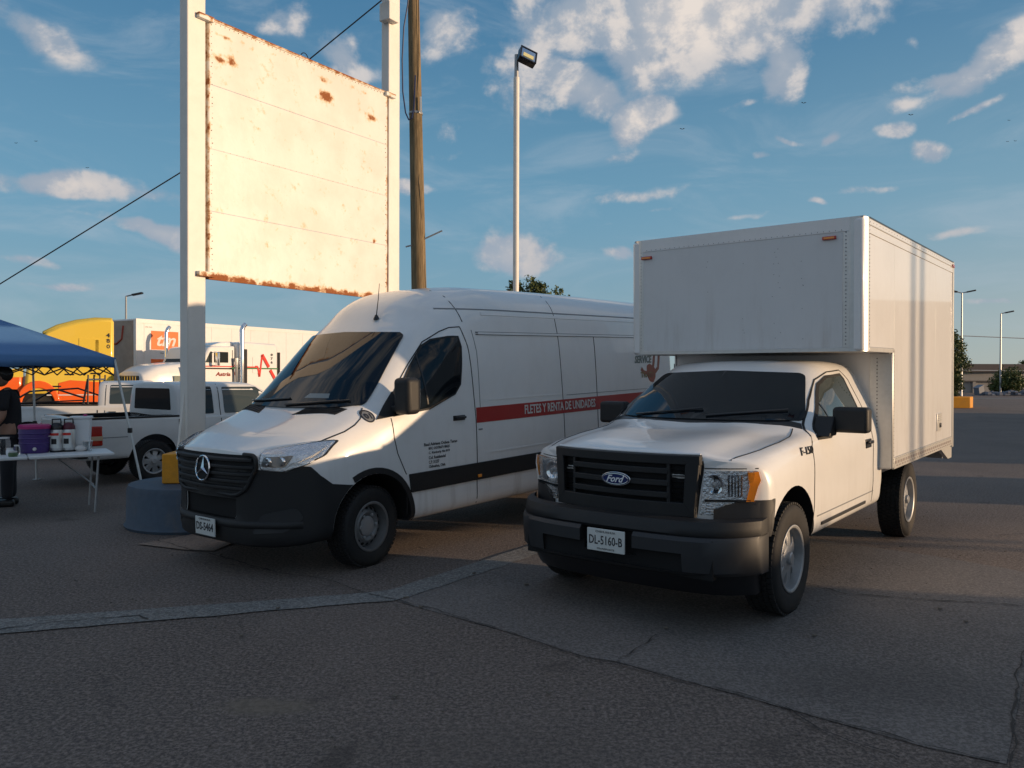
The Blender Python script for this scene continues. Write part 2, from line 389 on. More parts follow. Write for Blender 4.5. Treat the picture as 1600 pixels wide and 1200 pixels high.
def strip(bvh, pts, w, axis, off=.003, res=.06, thick=.006):
    """thin band following polyline pts (2D) on the shell"""
    fine = []
    for a, c in zip(pts[:-1], pts[1:]):
        n = max(1, int((Vector(c)-Vector(a)).length/res)); fine += [tuple(Vector(a).lerp(Vector(c), i/n)) for i in range(n)]
    fine.append(tuple(pts[-1])); L = []; Rr = []
    for i, p in enumerate(fine):
        t = Vector(fine[min(i+1, len(fine)-1)])-Vector(fine[max(i-1, 0)]); t.normalize(); nn = Vector((-t.y, t.x))*w/2
        L.append(Vector(p)+nn); Rr.append(Vector(p)-nn)
    mb = MB(); vs = []
    for a, c in zip(L, Rr):
        ha, hc = cast(bvh, a.x, a.y, axis), cast(bvh, c.x, c.y, axis)
        if not ha or not hc:
            if vs: vs += vs[-4:]
            continue
        vs += [ha[0]+ha[1]*off, hc[0]+hc[1]*off, ha[0]+ha[1]*(off-thick), hc[0]+hc[1]*(off-thick)]
    n = len(vs)//4
    fs = []
    for i in range(n-1):
        q = 4*i; fs += [(q, q+1, q+5, q+4), (q, q+4, q+6, q+2), (q+1, q+3, q+7, q+5)]
    return mb.add(vs, fs)
def text_mesh(s, size=1., bold=0., shear=0., space=1.):
    cu = bpy.data.curves.new('t', 'FONT'); cu.body = s; cu.size = size; cu.offset = bold; cu.shear = shear; cu.space_character = space
    cu.align_x = 'LEFT'; cu.resolution_u = 2
    o = bpy.data.objects.new('t', cu); C.objects.link(o)
    dg = bpy.context.evaluated_depsgraph_get(); dg.update()
    me = bpy.data.meshes.new_from_object(o.evaluated_get(dg))
    v = np.array([q.co[:2] for q in me.vertices]); f = [tuple(p.vertices) for p in me.polygons]
    bpy.data.objects.remove(o); bpy.data.curves.remove(cu)
    v = v-v.min(0); return v, f
def text_on(s, place, w, h, thick=.004, **k):
    """place(u, v) -> 3D point ; u in 0..w, v in 0..h ; letters get a small depth through place(u, v, d)"""
    v, f = text_mesh(s, **k); mx = v.max(0); mb = MB(); n = len(v)
    P = [(a/mx[0]*w, b/mx[1]*h) for a, b in v]
    vs = [place(a, b, thick) for a, b in P]+[place(a, b, 0) for a, b in P]
    fs = list(f); cnt = {}
    for q in f:
        for i in range(len(q)):
            e = (q[i], q[(i+1) % len(q)]); cnt[tuple(sorted(e))] = cnt.get(tuple(sorted(e)), [])+[e]
    for es in cnt.values():
        if len(es) == 1: a, c = es[0]; fs.append((a, c, c+n, a+n))
    return mb.add(vs, fs)
def on_shell(bvh, x0, z0, axis, sgn=-1, off=.003):
    """placement of lettering on a side: u runs along -x (sgn) from x0"""
    def pl(u, v, d):
        if axis in ('x+',): h = cast(bvh, x0+u*sgn, z0+v, axis)
        else: h = cast(bvh, x0+u*sgn, z0+v, axis)
        return h[0]+h[1]*(off+d) if h else (0, 0, 0)
    return pl
def flat(o, ux, uy, n=None):
    o, ux, uy = Vector(o), Vector(ux), Vector(uy); nn = Vector(n) if n else ux.cross(uy).normalized()
    return lambda u, v, d: o+ux*u+uy*v+nn*d
def smoothstep(a, b, x): t = min(1, max(0, (x-a)/(b-a))); return t*t*(3-2*t)
def ellipse(cx, cy, rx, ry, n=28): return [(cx+rx*cos(2*pi*i/n), cy+ry*sin(2*pi*i/n)) for i in range(n)]

# ---------------------------------------------------------------- wheels (wheel axis = local y, outer face towards +y)
def wheel(root, name, loc, R, width, rim_r, style, steer=0, side=1):
    e = bpy.data.objects.new(name, None); link(e, root); e.location = loc; e.rotation_euler = (0, 0, steer+(pi if side < 0 else 0)); e.empty_display_size = .1
    h = width/2; t = MB()
    prof = [(rim_r, -h*.8), (rim_r+.02, -h*.92), (R*.86, -h), (R*.955, -h*.93), (R*.99, -h*.75), (R, -h*.4), (R, h*.4), (R*.99, h*.75), (R*.955, h*.93), (R*.86, h), (rim_r+.035, h*.95), (rim_r+.012, h*.9), (rim_r, h*.8)]
    t.lathe(prof, axis='y', n=56, cap=False)
    tt = obj('tyre', t, rubber, e, smooth=True, ang=50)
    # tread blocks
    tb = MB(); nb = 60
    for i in range(nb):
        a = 2*pi*i/nb
        for j, yy in enumerate((-.72, -.36, 0, .36, .72)):
            aa = a+(.5*2*pi/nb if j % 2 else 0); Mr = Matrix.Rotation(-aa, 3, 'Y') @ Matrix.Rotation(.25*(1 if j % 2 else -1), 3, 'Z')
            c = Matrix.Rotation(-aa, 3, 'Y') @ Vector((R+.001, 0, 0)); tb.box((c.x, yy*h, c.z), (.016, h*.28, 2*pi*R/nb*.72), M=Matrix.Rotation(-aa, 3, 'Y'))
    o = obj('tread', tb, rubber, e)
    rm = MB()
    if style == 'van':
        rm.lathe([(rim_r-.004, h*.78), (rim_r+.012, h*.93), (rim_r+.004, h*.97), (rim_r-.012, h*.92), (rim_r-.02, h*.5), (rim_r-.025, h*.2)], axis='y', n=48, cap=False)
        rm.lathe([(rim_r-.03, h*.25), (rim_r*.60, h*.55), (rim_r*.52, h*.5), (rim_r*.44, h*.35), (rim_r*.40, h*.33)], axis='y', n=48, cap=False)
        ro = obj('rim', rm, rimdark, e, smooth=True, ang=50)
        hb = MB(); hb.lathe([(rim_r*.40, h*.3), (rim_r*.42, h*.45), (rim_r*.30, h*.52), (.001, h*.52)], axis='y', n=32); obj('hub_cap', hb, rimsteel, e, smooth=True)
        sl0 = None
        for i in range(16):
            a = 2*pi*i/16
            if sl0 is None:
                r = .162; yv = lambda rr: h*.25+(rim_r-.03-rr)/(rim_r*.4-.03)*h*.30+.003
                el = [(r+.013*cos(q), .017*sin(q)) for q in [2*pi*k_/12 for k_ in range(12)]]
                sl0 = obj('vent_slot', MB().add([(p, yv(p), q) for p, q in el]+[(p, yv(p)-.006, q) for p, q in el], [tuple(range(12))]+[(q, (q+1) % 12, 12+(q+1) % 12, 12+q) for q in range(12)]), black, e)
            else: q_ = sl0.copy(); C.objects.link(q_); q_.rotation_euler = (0, a, 0)
        for i in range(6):
            a = 2*pi*i/6; obj('wheel_nut', MB().lathe([(.014, h*.34), (.014, h*.60), (.008, h*.62)], c=(rim_r*.50*cos(a), 0, rim_r*.50*sin(a)), axis='y', n=8), rimsteel, e)
    else:
        rm.lathe([(rim_r-.004, h*.78), (rim_r+.012, h*.93), (rim_r+.004, h*.98), (rim_r-.014, h*.92), (rim_r-.022, h*.4), (rim_r-.03, -h*.2)], axis='y', n=48, cap=False)
        # seven paddle spokes
        for i in range(7):
            a = 2*pi*i/7
            def pt(r, w_, y): return [(r*cos(a)-q*sin(a), y, r*sin(a)+q*cos(a)) for q in (-w_, w_)]
            A = pt(rim_r*.36, .040, h*.66)+pt(rim_r*.62, .036, h*.60)+pt(rim_r*.98, .060, h*.42)
            Bk = pt(rim_r*.36, .046, h*.40)+pt(rim_r*.62, .044, h*.36)+pt(rim_r*.98, .070, h*.22)
            rm.add(A+Bk, [(0, 1, 3, 2), (2, 3, 5, 4), (0, 2, 8, 6), (2, 4, 10, 8), (1, 7, 9, 3), (3, 9, 11, 5), (0, 6, 7, 1), (4, 5, 11, 10)])
        rm.lathe([(rim_r*.42, h*.3), (rim_r*.42, h*.62), (rim_r*.34, h*.70), (.001, h*.70)], axis='y', n=28)
        ro = obj('rim', rm, rimsteel, e, bevel=.004)
        hb = MB(); hb.lathe([(.045, h*.68), (.045, h*.86), (.036, h*.92), (.001, h*.92)], axis='y', n=24); obj('hub_cap', hb, rimsteel, e, smooth=True)
    yb_ = h*.20 if style == 'truck' else 0; bk = MB(); bk.lathe([(rim_r-.02, yb_-.01), (rim_r-.024, yb_), (.001, yb_)], axis='y', n=32, cap=False); obj('brake_backing', bk, black, e)  # black disc behind the rim stands in for the shade in its openings
    return e

# ================================================================ GROUND
def nodes_of(name): m = bpy.data.materials.new(name); m.use_nodes = True; k = N(m.node_tree); return m, k, k.n['Principled BSDF']
def asphalt_mat(name, a, b_, patch=.5, agg=1.):
    m, k, b = nodes_of(name)
    tc = k.new('ShaderNodeTexCoord').outputs['Object']
    big = k.ramp(k.noise(tc, .35, 5, .6, .6), .35, .68); mid = k.ramp(k.noise(tc, 2.2, 6, .65), .35, .7)
    fine = k.ramp(k.noise(tc, 48, 5, .8), .42, .60); vo = k.new('ShaderNodeTexVoronoi'); vo.inputs['Scale'].default_value = 130; k.l.new(tc, vo.inputs['Vector'])
    c = k.mix(big, tuple(x*.72 for x in a), b_)
    c = k.mix(k.m('MULTIPLY', mid, .45*patch), c, tuple(x*.62 for x in a))
    c = k.mix(k.m('MULTIPLY', fine, .75*agg), c, tuple(min(1, x*2.3) for x in b_))
    st = k.ramp(k.m('MULTIPLY', vo.outputs['Distance'], 1.), .02, .22); c = k.mix(k.m('MULTIPLY', k.m('SUBTRACT', 1., st), .55*agg), c, tuple(min(1, x*2.3) for x in a))
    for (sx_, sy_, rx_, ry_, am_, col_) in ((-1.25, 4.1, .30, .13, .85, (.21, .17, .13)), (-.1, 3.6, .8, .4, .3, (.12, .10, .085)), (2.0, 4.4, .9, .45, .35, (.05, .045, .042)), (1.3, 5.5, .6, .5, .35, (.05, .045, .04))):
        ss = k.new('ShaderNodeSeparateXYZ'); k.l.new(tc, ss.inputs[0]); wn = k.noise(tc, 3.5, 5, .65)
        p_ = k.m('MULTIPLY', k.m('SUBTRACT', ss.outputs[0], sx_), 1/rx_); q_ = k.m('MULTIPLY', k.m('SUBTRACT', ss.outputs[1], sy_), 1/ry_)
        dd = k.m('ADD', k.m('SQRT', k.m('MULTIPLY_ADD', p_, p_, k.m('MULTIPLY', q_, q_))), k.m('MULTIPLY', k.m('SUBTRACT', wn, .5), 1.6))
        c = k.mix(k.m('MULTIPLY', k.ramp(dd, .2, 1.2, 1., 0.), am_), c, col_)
    coarse = k.ramp(k.noise(tc, 26, 4, .7), .42, .62); c = k.mix(k.m('MULTIPLY', coarse, .38*agg), c, tuple(x*.45 for x in a))
    stain = k.ramp(k.noise(tc, .9, 4, .55, 1.2), .62, .74); c = k.mix(k.m('MULTIPLY', stain, .45), c, tuple(x*.4 for x in a))
    k.l.new(c, b.inputs['Base Color']); b.inputs['Roughness'].default_value = .82; b.inputs['Specular IOR Level'].default_value = .35
    bp = k.new('ShaderNodeBump'); bp.inputs['Strength'].default_value = .55*agg; bp.inputs['Distance'].default_value = .006
    k.l.new(k.m('ADD', fine, k.m('MULTIPLY', vo.outputs['Distance'], 1.5)), bp.inputs['Height']); k.l.new(bp.outputs[0], b.inputs['Normal'])
    return m
asph = asphalt_mat('worn_asphalt', (.104, .084, .073), (.142, .115, .099))
asph2 = asphalt_mat('smoother_grey_pavement', (.124, .110, .101), (.155, .139, .128), .6, .6)
conc = asphalt_mat('pale_concrete', (.150, .148, .140), (.185, .180, .170), 1.3, .7)
def sheet(name, polys, z, m, kind='structure', thick=0):
    mb = MB()
    for p in polys:
        mb.add([(x, y, z) for x, y in p], [tuple(range(len(p)))])
    o = obj(name, mb, m); o['kind'] = kind; return o
sheet('ground', [[(-900, -200), (900, -200), (900, 1500), (-900, 1500)]], 0, asph)
# smoother bay under the two vehicles, its front edge is the long joint
joint = [(-1.59, 6.68), (-1.19, 6.28), (-.86, 6.02), (0, 5.28), (.45, 4.83), (.63, 4.75), (1.39, 4.09), (1.9, 3.65), (2.2, 3.42), (2.18, 3.59), (2.91, 4.56)]
sheet('pavement', [[(-.86, 6.02), (0, 5.28), (.45, 4.83), (.63, 4.75), (1.39, 4.09), (1.9, 3.65), (2.16, 3.5), (2.91, 4.56), (4.6, 6.8), (4.0, 7.6), (1.2, 10.2), (.7, 8.79), (0, 7.6)]], .004, asph2)
sheet('concrete_apron', [[(8, 66), (90, 66), (90, 68.6), (8, 68.6)]], .004, conc)
bt = [(-9.5, 4.0), (-6.5, 4.75), (-3.52, 5.53), (-2.41, 5.84), (-1.28, 6.19), (-.96, 6.31), (0, 7.75), (.7, 8.79), (1.3, 9.8), (3.6, 13.2)]
bb = [(-9.4, 3.7), (-6.4, 4.45), (-3.33, 5.24), (-2.22, 5.60), (-1.11, 5.98), (-.86, 6.04), (0, 7.27), (.7, 8.28), (1.5, 9.5), (3.9, 13.0)]
rg = random.Random(21)
def ragged(p, amp=.018):
    o = []
    for a, c in zip(p[:-1], p[1:]):
        n = max(2, int((Vector(c)-Vector(a)).length/.12))
        o += [tuple(Vector(a).lerp(Vector(c), i/n)+Vector((rg.uniform(-amp, amp), rg.uniform(-amp, amp)))) for i in range(n)]
    return o+[p[-1]]
for i in range(len(bt)-1):
    pass
ge = []
for i in range(len(bt)-1):
    n = max(2, int((Vector(bt[i+1])-Vector(bt[i])).length/.12)); ge += [(Vector(bt[i]).lerp(Vector(bt[i+1]), j/n), Vector(bb[i]).lerp(Vector(bb[i+1]), j/n)) for j in range(n)]
ge = [(a+Vector((rg.uniform(-.008, .008), rg.uniform(-.008, .008))), c+Vector((rg.uniform(-.010, .010), rg.uniform(-.010, .010)-.02))) for a, c in ge]
sheet('gutter_strip', [[ge[i][0], ge[i][1], ge[i+1][1], ge[i+1][0]] for i in range(len(ge)-1)], .008, conc)
def crackline(pts, w, seed, z=.011):
    rn = random.Random(seed); fine = []
    for a, c in zip(pts[:-1], pts[1:]):
        n = max(2, int((Vector(c)-Vector(a)).length/.05)); fine += [Vector(a).lerp(Vector(c), i/n) for i in range(n)]
    off = 0; q = []
    for i, p in enumerate(fine):
        t = (fine[min(i+1, len(fine)-1)]-fine[max(i-1, 0)]).normalized(); nn = Vector((-t.y, t.x)); off = off*.88+rn.uniform(-.014, .014)
        ww = w*rn.uniform(.15, 1.1); q.append((p+nn*(off+ww/2), p+nn*(off-ww/2)))
    return [[q[i][0], q[i][1], q[i+1][1], q[i+1][0]] for i in range(len(q)-1)]
crk = mat('crack_dark', (.042, .037, .033), .95)
cp = crackline([(-2.6, 7.2), (-1.59, 6.68), (-1.19, 6.28), (-.86, 6.02), (0, 5.28), (.45, 4.83), (.63, 4.75), (1.39, 4.09), (1.9, 3.65), (2.16, 3.45)], .013, 1)
cp += crackline([(1.9, 3.0), (2.18, 3.5), (2.91, 4.56), (3.8, 5.75)], .013, 2) + crackline([(2.35, 6.8), (2.4, 6.62), (2.58, 6.23), (3.27, 6.03), (3.76, 5.9), (4.4, 5.75)], .016, 3)
cp += crackline([(.63, 4.78), (.8, 5.0), (.97, 5.28)], .012, 4) + crackline([(-3.4, 5.28), (-3.0, 5.5), (-2.6, 5.62), (-2.45, 5.5)], .014, 5) + crackline([(1.39, 4.09), (1.5, 3.8), (1.75, 3.5)], .01, 6)
cp += crackline([(-3.6, 8.2), (-2.9, 7.66), (-2.0, 6.9)], .016, 8)+crackline([(5.2, 8.6), (6.2, 8.9), (7.6, 8.7)], .016, 9)
sheet('pavement_cracks', cp, .012, crk, kind='structure')
# grit and small litter on the ground
rn = random.Random(5); g = MB()
for i in range(700):
    x = rn.uniform(-4.5, 5); y = rn.uniform(2.6, 11); r = rn.uniform(.003, .009)
    g.sphere((x, y, r*.5), (r, r*rn.uniform(.6, 1), r*.6), 5, 3)
for i in range(26):
    x = rn.uniform(-3, 4); y = rn.uniform(3, 8); g.box((x, y, .016), (rn.uniform(.015, .045), rn.uniform(.01, .03), .008), rz=rn.uniform(0, 3))
obj('loose_grit', g, mat('grit', (.14, .12, .10), .9), kind='stuff')

# ================================================================ WHITE PANEL VAN
VYAW, VP = 4.04, .03
van = empty('panel_van', (-2.0, 7.75, 0), (0, VP, VYAW), 'tall white panel van with red stripe and dark lower bumper, left of the box truck', 'van')
def vwarp(x, y, z):
    a = .48*smoothstep(-3.2, -.7, x); return (x-a*min(1, abs(y)/1.03)**3.2, y, z)
b0 = [(.80, .33), (.99, .35), (1.02, .60), (1.03, .80)]
VS = [
 (-5.62, b0+[(1.02, 1.30), (.97, 2.09), (.90, 2.38), (.70, 2.55), (0, 2.60)]),
 (-3.0, b0+[(1.02, 1.30), (.97, 2.09), (.90, 2.40), (.70, 2.57), (0, 2.62)]),
 (-1.7, b0+[(1.02, 1.32), (.97, 2.08), (.90, 2.39), (.70, 2.555), (0, 2.61)]),
 (-1.25, b0+[(1.02, 1.34), (.965, 2.05), (.88, 2.34), (.66, 2.50), (0, 2.56)]),
 (-.90, b0+[(1.02, 1.36), (.96, 1.98), (.82, 2.24), (.55, 2.37), (0, 2.42)]),
 (-.62, b0+[(1.02, 1.38), (.955, 1.88), (.755, 2.10), (.40, 2.14), (0, 2.15)]),
 (-.30, b0+[(1.02, 1.36), (.96, 1.62), (.80, 1.82), (.40, 1.85), (0, 1.855)]),
 (0, b0+[(1.02, 1.30), (.97, 1.44), (.83, 1.55), (.40, 1.575), (0, 1.575)]),
 (.20, b0+[(1.02, 1.24), (.96, 1.35), (.83, 1.40), (.40, 1.385), (0, 1.38)]),
 (.42, [(.80, .32), (.99, .35), (1.02, .60), (1.025, .80), (1.01, 1.14), (.94, 1.27), (.70, 1.305), (.35, 1.30), (0, 1.30)]),
 (.70, [(.80, .31), (.985, .35), (1.015, .60), (1.015, .80), (1.0, 1.07), (.93, 1.17), (.66, 1.195), (.35, 1.205), (0, 1.21)]),
 (.93, [(.80, .30), (.96, .35), (.99, .55), (.985, .75), (.965, .97), (.90, 1.05), (.62, 1.07), (.35, 1.10), (0, 1.11)])]
vm = shell(VS, .07, vwarp, [(.985, .022), (.95, .04), (.8, .055), (.5, .06), (.02, .06)], [(.97, .05), (.9, .07), (.02, .08)])
vb = bvh_of(vm)
VH = (0.0, -4.33)
body = obj('body', vm, paint, van, smooth=True, ang=60)
def arch(x, z, r, y0, y1, flatf=1.):
    return MB().prism([(x+r*cos(t), z+r*sin(t)*flatf) for t in [2*pi*i/40 for i in range(40)]], y0, y1)
zf, zr = .36, .36+VH[1]*sin(VP)
cut = [tmp(arch(VH[0]-.01, zf+.02, .445, -1.3, -.5)), tmp(arch(VH[0]-.01, zf+.02, .445, .5, 1.3)), tmp(arch(VH[1], zr+.02, .44, -1.3, -.5)), tmp(arch(VH[1], zr+.02, .44, .5, 1.3))]
for c in cut: c.parent = van
# front bumper wrap: an offset copy of the nose cut along the plastic's edge
def inflate(mb, d):
    b = MB(); me = bpy.data.meshes.new('q'); me.from_pydata(mb.v, [], mb.f); bm = bmesh.new(); bm.from_mesh(me); bmesh.ops.recalc_face_normals(bm, faces=bm.faces); bm.normal_update()
    b.v = [tuple(v.co+v.normal*d) for v in bm.verts]; b.f = [tuple(q.index for q in f.verts) for f in bm.faces]; bm.free(); bpy.data.meshes.remove(me); return b
bump = obj('front_bumper', inflate(vm, .008), plastic, van, smooth=True)
bprof = [(1.4, .1), (1.4, .935), (.86, .935), (.76, .918), (.66, .962), (.61, .953), (.544, .877), (.436, .793), (.268, .765), (.22, .76), (.22, .55), (.40, .30), (.42, .1)]
k_ = tmp(MB().prism(bprof, -1.4, 1.4)); k_.parent = van
boolean(bump, [k_], 'INTERSECT'); bump.data.materials.clear(); bump.data.materials.append(plastic)
cut2 = [tmp(arch(VH[0]-.01, zf+.02, .452, -1.3, -.5)), tmp(arch(VH[0]-.01, zf+.02, .452, .5, 1.3)), tmp(MB().box((1.05, 0, .60), (.30, .78, .17)))]
for c in cut2: c.parent = van
boolean(bump, cut2)
cn = tmp(MB().box((1.05, 0, .60), (.24, .76, .17))); cn.parent = van; cut.append(cn)
boolean(body, cut)
def vd(name, poly, axis, m, off=.004, th=.012, rd=0, parent=None, res=.06): return obj(name, drape(vb, poly, axis, off, res, th, round_=rd), m, parent or van, smooth=True, ang=40)
def vs_(name, pts, w, axis, m=seam, off=.003, parent=None): return obj(name, strip(vb, pts, w, axis, off), m, parent or van)
# lower intake with its bars
obj('lower_intake', MB().box((.925, 0, .61), (.03, .80, .20)), black, van)
for zz in (.575, .645): obj('intake_bar', MB().sweep([(0, -.008), (.02, -.008), (.02, .008), (0, .008)], [(.985-.48*abs(y)**3.2, y) for y in np.linspace(-.38, .38, 9)]), plastic, van)
# grille: frame, backing and five louvres
gp = [(-.58, 1.055), (.58, 1.055), (.61, .98), (.50, .76), (.40, .715), (-.40, .715), (-.50, .76), (-.61, .98)]
vd('grille_backing', gp, 'x+', black, .006, .01, .05)
def gsweep(name, z, hh, hw, m, dx=0, dep=.03): return obj(name, MB().sweep([(dx, z-hh), (dx+dep, z-hh*.6), (dx+dep, z+hh*.5), (dx, z+hh)], [((lambda h: h[0].x if h else .9)(cast(vb, y, z, 'x+')), y) for y in np.linspace(-hw, hw, 15)]), m, van, bevel=.004)
for z, hw in ((1.015, .575), (.955, .59), (.895, .575), (.835, .545), (.775, .50)): gsweep('grille_louvre', z, .021, hw, plastic, .004, .028)
fr = MB()
gpo = rounded(gp, .05)
path = []
for y, z in gpo+[gpo[0]]:
    h = cast(vb, y, z, 'x+'); path.append(h[0]+h[1]*.012)
fr.tube(path, .018, 8, False); obj('grille_frame', fr, plastic, van, smooth=True)
star = bpy.data.objects.new('star_emblem', None); link(star, van); star.location = (1.028, 0, .925); star.rotation_euler = (0, radians(-6), 0)
rg = MB(); rg.tube([(0, .105*cos(a), .105*sin(a)) for a in [2*pi*i/36 for i in range(37)]], .008, 8, False); obj('ring', rg, chrome, star, smooth=True)
sp = MB()
for i in range(3):
    a = pi/2+2*pi*i/3; ca, sa = cos(a), sin(a)
    t = (0, .10*ca, .10*sa); l = (0, -.016*sa+.012*ca*0, .016*ca); r = (0, .016*sa, -.016*ca); f_ = (.016, 0, 0)
    sp.add([t, (0, .017*cos(a+pi/3)*1., .017*sin(a+pi/3)), (.018, 0, 0), (0, .017*cos(a-pi/3), .017*sin(a-pi/3)), (-.004, 0, 0)], [(0, 1, 2), (0, 2, 3), (0, 3, 4), (0, 4, 1)])
obj('three_pointed_star', sp, chrome, star)
pd = MB(); pd.lathe([(.098, -.012), (.098, -.006)], axis='x', n=32); obj('badge_disc', pd, black, star)
# hood seam, vents, wipers
vs_('hood_seam', [(.60, .86), (.483, .888), (.35, .915), (.24, .931), (.12, .925), (.038, .905), (-.047, .835)], .009, 'z+', seam)
vs_('hood_seam', [(.60, -.86), (.483, -.888), (.35, -.915), (.24, -.931), (.12, -.925), (.038, -.905), (-.047, -.835)], .009, 'z+', seam)
for s in (1, -1):
    v = vd('scuttle_vent', [(.287, s*.257), (.167, s*.714), (.051, s*.749), (.178, s*.312)], 'z+', plastic, .004, .01)
    for j in range(4):
        t = (j+.5)/4; obj('vent_slat', strip(vb, [(.195+.085*t, s*.30), (.065+.09*t, s*.72)], .006, 'z+', .009), black, v)
# windscreen (front-view outline)
wz = [(-.83, 1.425), (-.60, 1.398), (0, 1.392), (.60, 1.398), (.83, 1.425), (.80, 1.60), (.715, 2.06), (.67, 2.085), (0, 2.105), (-.67, 2.085), (-.715, 2.06), (-.80, 1.60)]
vd('paper_note', [(.20, 1.475), (.50, 1.475), (.48, 1.515), (.24, 1.515)], 'x+', mat('paper_behind_glass', (.20, .23, .24), .25), .019, .002)
vd('windscreen', wz, 'x+', glass, .015, .024, [.03]*4+[.03, 0, .05, 0, 0, 0, .05, 0], res=.12)
for a, c in (((-.72, 1.42), (.02, 1.46)), ((.02, 1.405), (.72, 1.45))):
    wp = MB(); pts = []
    for t in np.linspace(0, 1, 8):
        h = cast(vb, a[0]+(c[0]-a[0])*t, a[1]+(c[1]-a[1])*t, 'x+'); pts.append(h[0]+h[1]*.028)
    wp.tube(pts, .009, 6); obj('wiper', wp, satin, van)
# headlamps
def headlamp(s):
    pl = [(s*.638, .940), (s*.79, .925), (s*.922, .977), (s*.956, 1.031), (s*.950, 1.145), (s*.888, 1.136), (s*.767, 1.105), (s*.625, 1.072)]
    if s < 0: pl = pl[::-1]
    cy_, cz_ = s*.80, 1.03
    obj('lamp_surround', drape(vb, [(cy_+(y-cy_)*1.05, cz_+(z-cz_)*1.09) for y, z in pl], 'x+', .005, .05, .012, round_=.02), satin, van, smooth=True)
    hl = obj('headlight', drape(vb, pl, 'x+', .012, .05, .02, round_=.015), reflm, van, smooth=True)
    pi_ = lambda q: [(s*.60+(y-s*.60)*q+s*.02*(1-q), 1.0+(z-1.0)*q) for y, z in pl]
    obj('bezel', drape(vb, [(s*.645, .965), (s*.80, .955), (s*.85, 1.045), (s*.66, 1.04)][::s], 'x+', .018, .05, .01, round_=.02), mat('lamp_grey', (.20, .21, .22), .3, metal=.5), hl)
    for cy, rr in ((.705, .036), (.79, .038)):
        h = cast(vb, s*cy, 1.005, 'x+'); mb = MB(); M = Matrix.Rotation(0, 3, 'Z')
        mb.lathe([(rr, -.005), (rr, .014), (rr*.7, .020), (.001, .004)], axis='x', n=20, c=(h[0].x+.012, h[0].y, h[0].z)); obj('projector', mb, chrome, hl, smooth=True)
    obj('light_guide', drape(vb, [(s*.87, .985), (s*.935, 1.03), (s*.94, 1.10), (s*.925, 1.04)][::s], 'x+', .018, .03, .01), wvinyl, hl)
    obj('lamp_lens', drape(vb, pl, 'x+', .034, .05, .004, round_=.015), lens, hl, smooth=True)
    return hl
headlamp(1); headlamp(-1)
# dark band around lamp / between lamp and bumper
# bumper details
for s in (1, -1):
    vd('fog_recess', [(s*.55, .40), (s*.80, .42), (s*.90, .53), (s*.86, .62), (s*.62, .56)][::s], 'x+', gplastic, .014, .012, .03)
bl_ = MB().sweep([(0, .44), (.022, .45), (.026, .475), (.018, .50), (0, .51)], [((lambda h: h[0].x+.004 if h else .5)(cast(vb, y, .48, 'x+')), y) for y in np.linspace(-.90, .90, 31)]); obj('bumper_lip', bl_, plastic, van, smooth=True, ang=60)
